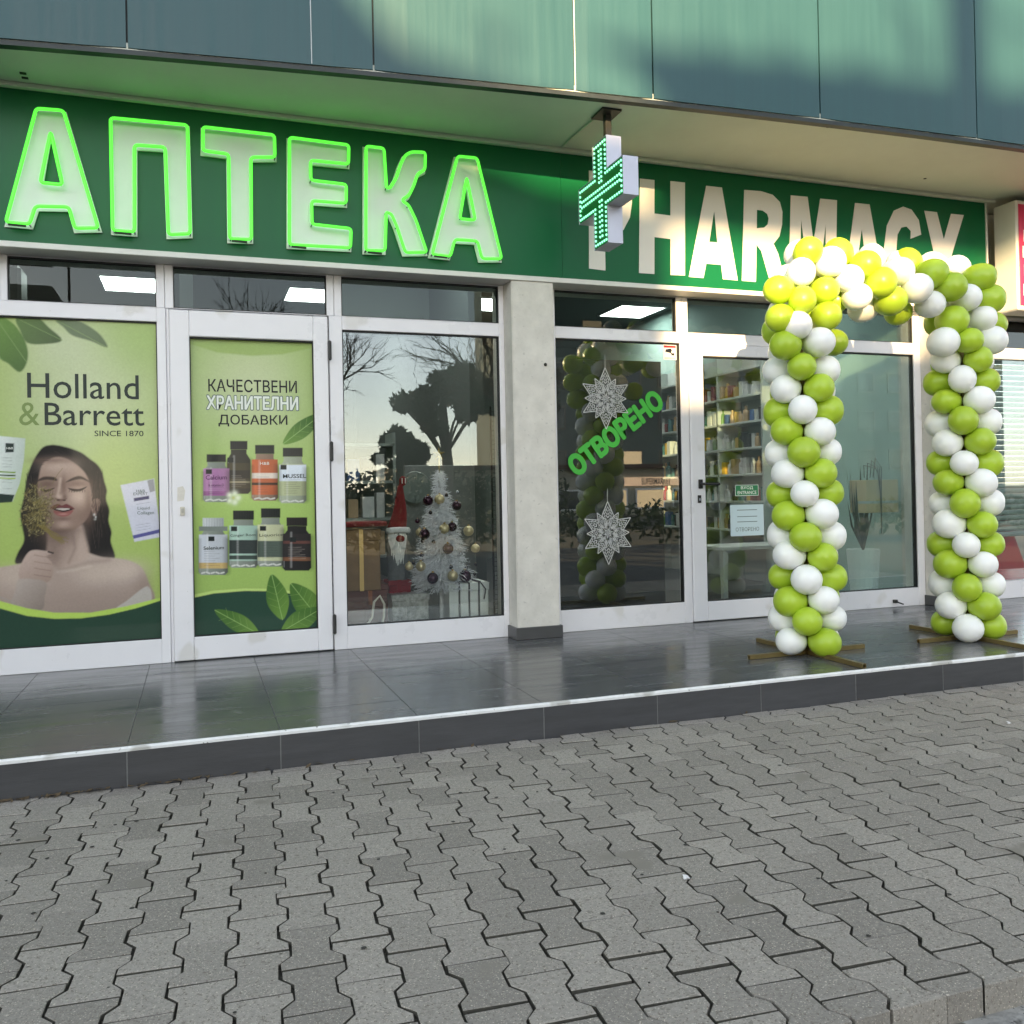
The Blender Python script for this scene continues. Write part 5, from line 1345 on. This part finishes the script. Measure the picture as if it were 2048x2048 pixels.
me = prism([(sx_(3.62), szz(2.86)), (sx_(9), szz(2.86)), (sx_(9), szz(3.49)), (sx_(4.2), szz(3.46)), (sx_(3.12), szz(3.45)), (sx_(3.50), szz(3.28)), (sx_(3.60), szz(3.1))], [], YB - .30, YB, 'sunblock_canopy'); me.materials.append(ROOFT); link('sunblock_canopy', me, ob)  # added slab, shades the lower cladding and the top of the sign
for xx in (4.95, 7.4, 9.5): box('post', ROOFT, ob, sx_(xx), sx_(xx + .08), YB - .2, YB - .1, szz(1.6), szz(2.86))
box('sunblock_chimney', HOUSE, ob, sx_(5.80), sx_(6.08), YB - .25, YB - .02, szz(3.46), szz(5.2))  # added upright that throws the dark band on the cladding
for r_ in range(3):
    for c_ in range(14):
        xx = sx_(-24) + c_ * 3.0
        if xx > sx_(7.5): continue
        wf = box('window', WHITE_AL, ob, xx, xx + 1.2, YB + .001, YB + .05, .8 + r_ * 2.7, 2.2 + r_ * 2.7); MB().box(xx + .08, xx + 1.12, YB + .05, YB + .056, .88 + r_ * 2.7, 2.12 + r_ * 2.7).build('pane', HWIN, wf)
LEAF_P = mat('pine_needles', S(52, 66, 40), .8, var=.35, scale=1.2); LEAF_D = mat('leaf_dark', S(58, 74, 42), .8, var=.3, scale=2); BARK = mat('bark', S(78, 66, 56), .95, var=.25, scale=6)
def leaves(m_, c, r, n, s=.16):
    for k in range(n):
        d = Vector((random.gauss(0, 1), random.gauss(0, 1), random.gauss(0, 1))).normalized() * (random.random() ** .4)
        p = Vector((c[0] + d.x * r[0], c[1] + d.y * r[1], c[2] + d.z * r[2])); u = Vector((random.gauss(0, 1), random.gauss(0, 1), random.gauss(0, 1))).normalized(); v = u.orthogonal().normalized()
        s_ = s * random.uniform(.6, 1.3)
        m_.poly([p - u * s_, p - v * s_ * .4, p + u * s_, p + v * s_ * .4])
for k, (a_, b_, r_) in enumerate(((5.39, 3.93, .10), (5.54, 3.68, .14), (4.45, 3.50, .12), (5.05, 3.53, .15), (3.45, 3.38, .10), (3.95, 3.47, .10), (6.5, 3.50, .2), (6.35, 3.95, .10), (2.5, 3.42, .12))):
    t = thing('sunblock_shrub', ('thin', 'bushy', 'small', 'wide', 'tufted', 'low', 'broad', 'slender', 'sloping')[k] + ' added dark green shrub breaking the sunlight over the cream house', 'shrub', (sx_(a_), YB - .1, szz(b_)), 'added shrubs that break the sunlight')  # unseen leaf clumps added to break up the sunlit patches
    m_ = MB(); leaves(m_, (0, 0, 0), (r_ * .8, r_ * .8, r_ * .8), 26, .05); m_.build('foliage', LEAF_D, t)
    MB().tube([(0, 0, -r_ - .5), (0.02, 0, 0)], .012, 5).build('stem', BARK, t)
def mirror(px, py, D): q = W(px, py, 1, D); return Vector((q.x, -q.y, q.z))
def pine(px, pytop, pybot, D, wpx, label):
    top_ = mirror(px, pytop, D); bot = mirror(px, pybot, D); e = mirror(px + wpx / 2, pytop, D); R = (e - top_).length; H = (top_.z - bot.z)
    t = thing('pine_tree', label, 'tree', (top_.x, top_.y, -.42), 'trees across the street')
    zc = top_.z + .42
    MB().tube([(0, 0, 0), (.15, 0, zc * .4), (-.05, .1, zc * .75), (0, 0, zc - H * .3)], .22, 8, taper=[1.2, 1, .8, .5]).build('trunk', BARK, t, smooth=True)
    lm_ = MB()
    for k in range(9):
        a = 2 * pi * k / 9; lm_.tube([(0, 0, zc - H * 1.1), (cos(a) * R * .4, sin(a) * R * .4, zc - H * .7), (cos(a) * R * .75, sin(a) * R * .75, zc - H * .45)], .07, 5, taper=[1, .7, .4])
    lm_.build('limb', BARK, t)
    cr_ = MB()
    for k in range(30):
        a = random.uniform(0, 2 * pi); q = random.random() ** .6; cz = zc - H * .55 + (1 - q * q) * H * .42 + random.gauss(0, H * .12)
        rr_ = R * random.uniform(.13, .30); leaves(cr_, (cos(a) * R * .82 * q, sin(a) * R * .82 * q, cz), (rr_, rr_, rr_ * .75), 210, .17)
    cr_.build('crown', LEAF_P, t)
pine(885, 745, 900, 27, 200, 'broad stone pine with a flat umbrella crown across the street')
pine(1045, 690, 930, 33, 170, 'tall dark pine with a narrow crown beside the stone pine across the street')
pine(800, 870, 960, 38, 120, 'small low pine standing behind the stone pine across the street')
def bare(px, pytop, D, h_, label, spread=.5):
    q = mirror(px, pytop, D); t = thing('bare_tree', label, 'tree', (q.x, q.y, -.42), 'trees across the street')
    H = q.z + .42; br = MB(); tw = MB()
    tk = MB().tube([(0, 0, 0), (.05, 0, H * .25), (0, .05, H * .45)], .16, 7, taper=[1.2, .9, .7])
    def grow(p, d, ln, r_, n):
        if n == 0 or r_ < .006: return
        e = p + d * ln; m_ = (p + e) / 2 + Vector((random.gauss(0, .05), random.gauss(0, .05), random.gauss(0, .05))) * ln
        (br if n > 3 else tw).tube([p, m_, e], r_, 5 if n > 3 else 3, taper=[1, .85, .65])
        for k in range(3 if n > 2 else 2): grow(p.lerp(e, random.uniform(.6, 1)), (d + Vector((random.gauss(0, spread), random.gauss(0, spread), random.gauss(.12, spread * .7)))).normalized(), ln * random.uniform(.62, .85), r_ * .62, n - 1)
    for k in range(4): grow(Vector((0, 0, H * (.3 + .04 * k))), Vector((random.gauss(0, .4), random.gauss(0, .4), 1)).normalized(), H * .22, .08, 6)
    tk.build('trunk', BARK, t, smooth=True); br.build('limb', BARK, t); tw.build('twigs', BARK, t)
bare(662, 640, 20, 8, 'bare deciduous tree with fine twigs opposite the poster door')
bare(1015, 600, 22, 8, 'bare deciduous tree with long rising limbs beside the stone pine')
bare(420, 560, 24, 8, 'bare deciduous tree with a wide crown opposite the beauty advert')
# hedge line, supermarket
a = mirror(560, 940, 34); b = mirror(1110, 930, 34); hm = MB()
for k in range(60):
    t = k / 59; leaves(hm, (a.x + (b.x - a.x) * t, a.y + random.gauss(0, .4), .5 + random.uniform(0, .5)), (.8, .6, 1.0 + random.uniform(0, .6)), 70, .2)
tag(hm.build('hedge', LEAF_D), 'long clipped dark hedge on the far side of the street', 'hedge')
hm = MB()
for k in range(150): leaves(hm, (-6 + k * .25, -14.5 + random.gauss(0, .12), .15 + random.uniform(-.1, .15)), (.3, .35, .5), 45, .11)  # added row of leaves, keeps sunlit ground out of the glass reflections
tag(hm.build('hedge', LEAF_D), 'low hedge added along the road to hide bright ground from reflections', 'hedge')
sm0 = mirror(1100, 1030, 40); sm1 = mirror(1460, 1030, 40)
su = thing('supermarket', 'low supermarket with a glowing fascia and lit windows across the street', 'shop')
zf0 = mirror(1250, 972, 40).z; zf1 = mirror(1250, 955, 40).z
LITF = mat('lit_fascia', S(240, 190, 150), .5, emit=(1, .66, .42, 1), estr=.55); LITW = mat('lit_window', S(255, 210, 150), .5, emit=(1, .72, .42, 1), estr=.5)
box('wall', HOUSE, su, sm0.x - 8, sm1.x + 4, -48, -40, -.42, zf1 + .5); box('roof', ROOFT, su, sm0.x - 8.3, sm1.x + 4.3, -48.3, -39.4, zf1 + .5, zf1 + .75)
fx0, fx1 = mirror(1232, 965, 40).x, mirror(1366, 965, 40).x
box('fascia', LITF, su, fx0, fx1, -40, -39.9, zf0, zf1)
lettering('lettering', 'SUPERMARKET', INK_K, su, fx0 + (fx1 - fx0) * .36, fx0 + (fx1 - fx0) * .80, zf0 + .05, zf1 - .05, -39.88, bold=.02)
for k in range(6):
    xx = fx0 - 6 + k * 2.4; wf = box('window', WHITE_AL, su, xx, xx + 1.9, -40, -39.93, -.1, zf0 - .15); MB().box(xx + .1, xx + 1.8, -39.93, -39.92, .0, zf0 - .25).build('pane', LITW if k % 3 != 1 else HWIN, wf)
b0 = mirror(1160, 700, 46)
HOUSE_D = mat('block_frames', S(120, 112, 100), .8)
ap = thing('apartment_block', 'tall grey green apartment block across the street, extended to cut reflected sky', 'building')
box('wall', mat('grey_green_block', S(104, 112, 106), .9), ap, b0.x - 2, b0.x + 40, -62, -50, -.42, 19)  # widened and raised to cut bright sky from the right panes
for r_ in range(5):
    for c_ in range(14):
        xx = b0.x - 1 + c_ * 2.9; wf = box('window', HOUSE_D, ap, xx, xx + 1.6, -50, -49.93, 2.2 + r_ * 3, 3.8 + r_ * 3); MB().box(xx + .1, xx + 1.5, -49.93, -49.92, 2.3 + r_ * 3, 3.7 + r_ * 3).build('pane', LITW if (r_ * 5 + c_) % 7 == 2 and c_ < 4 else HWIN, wf)
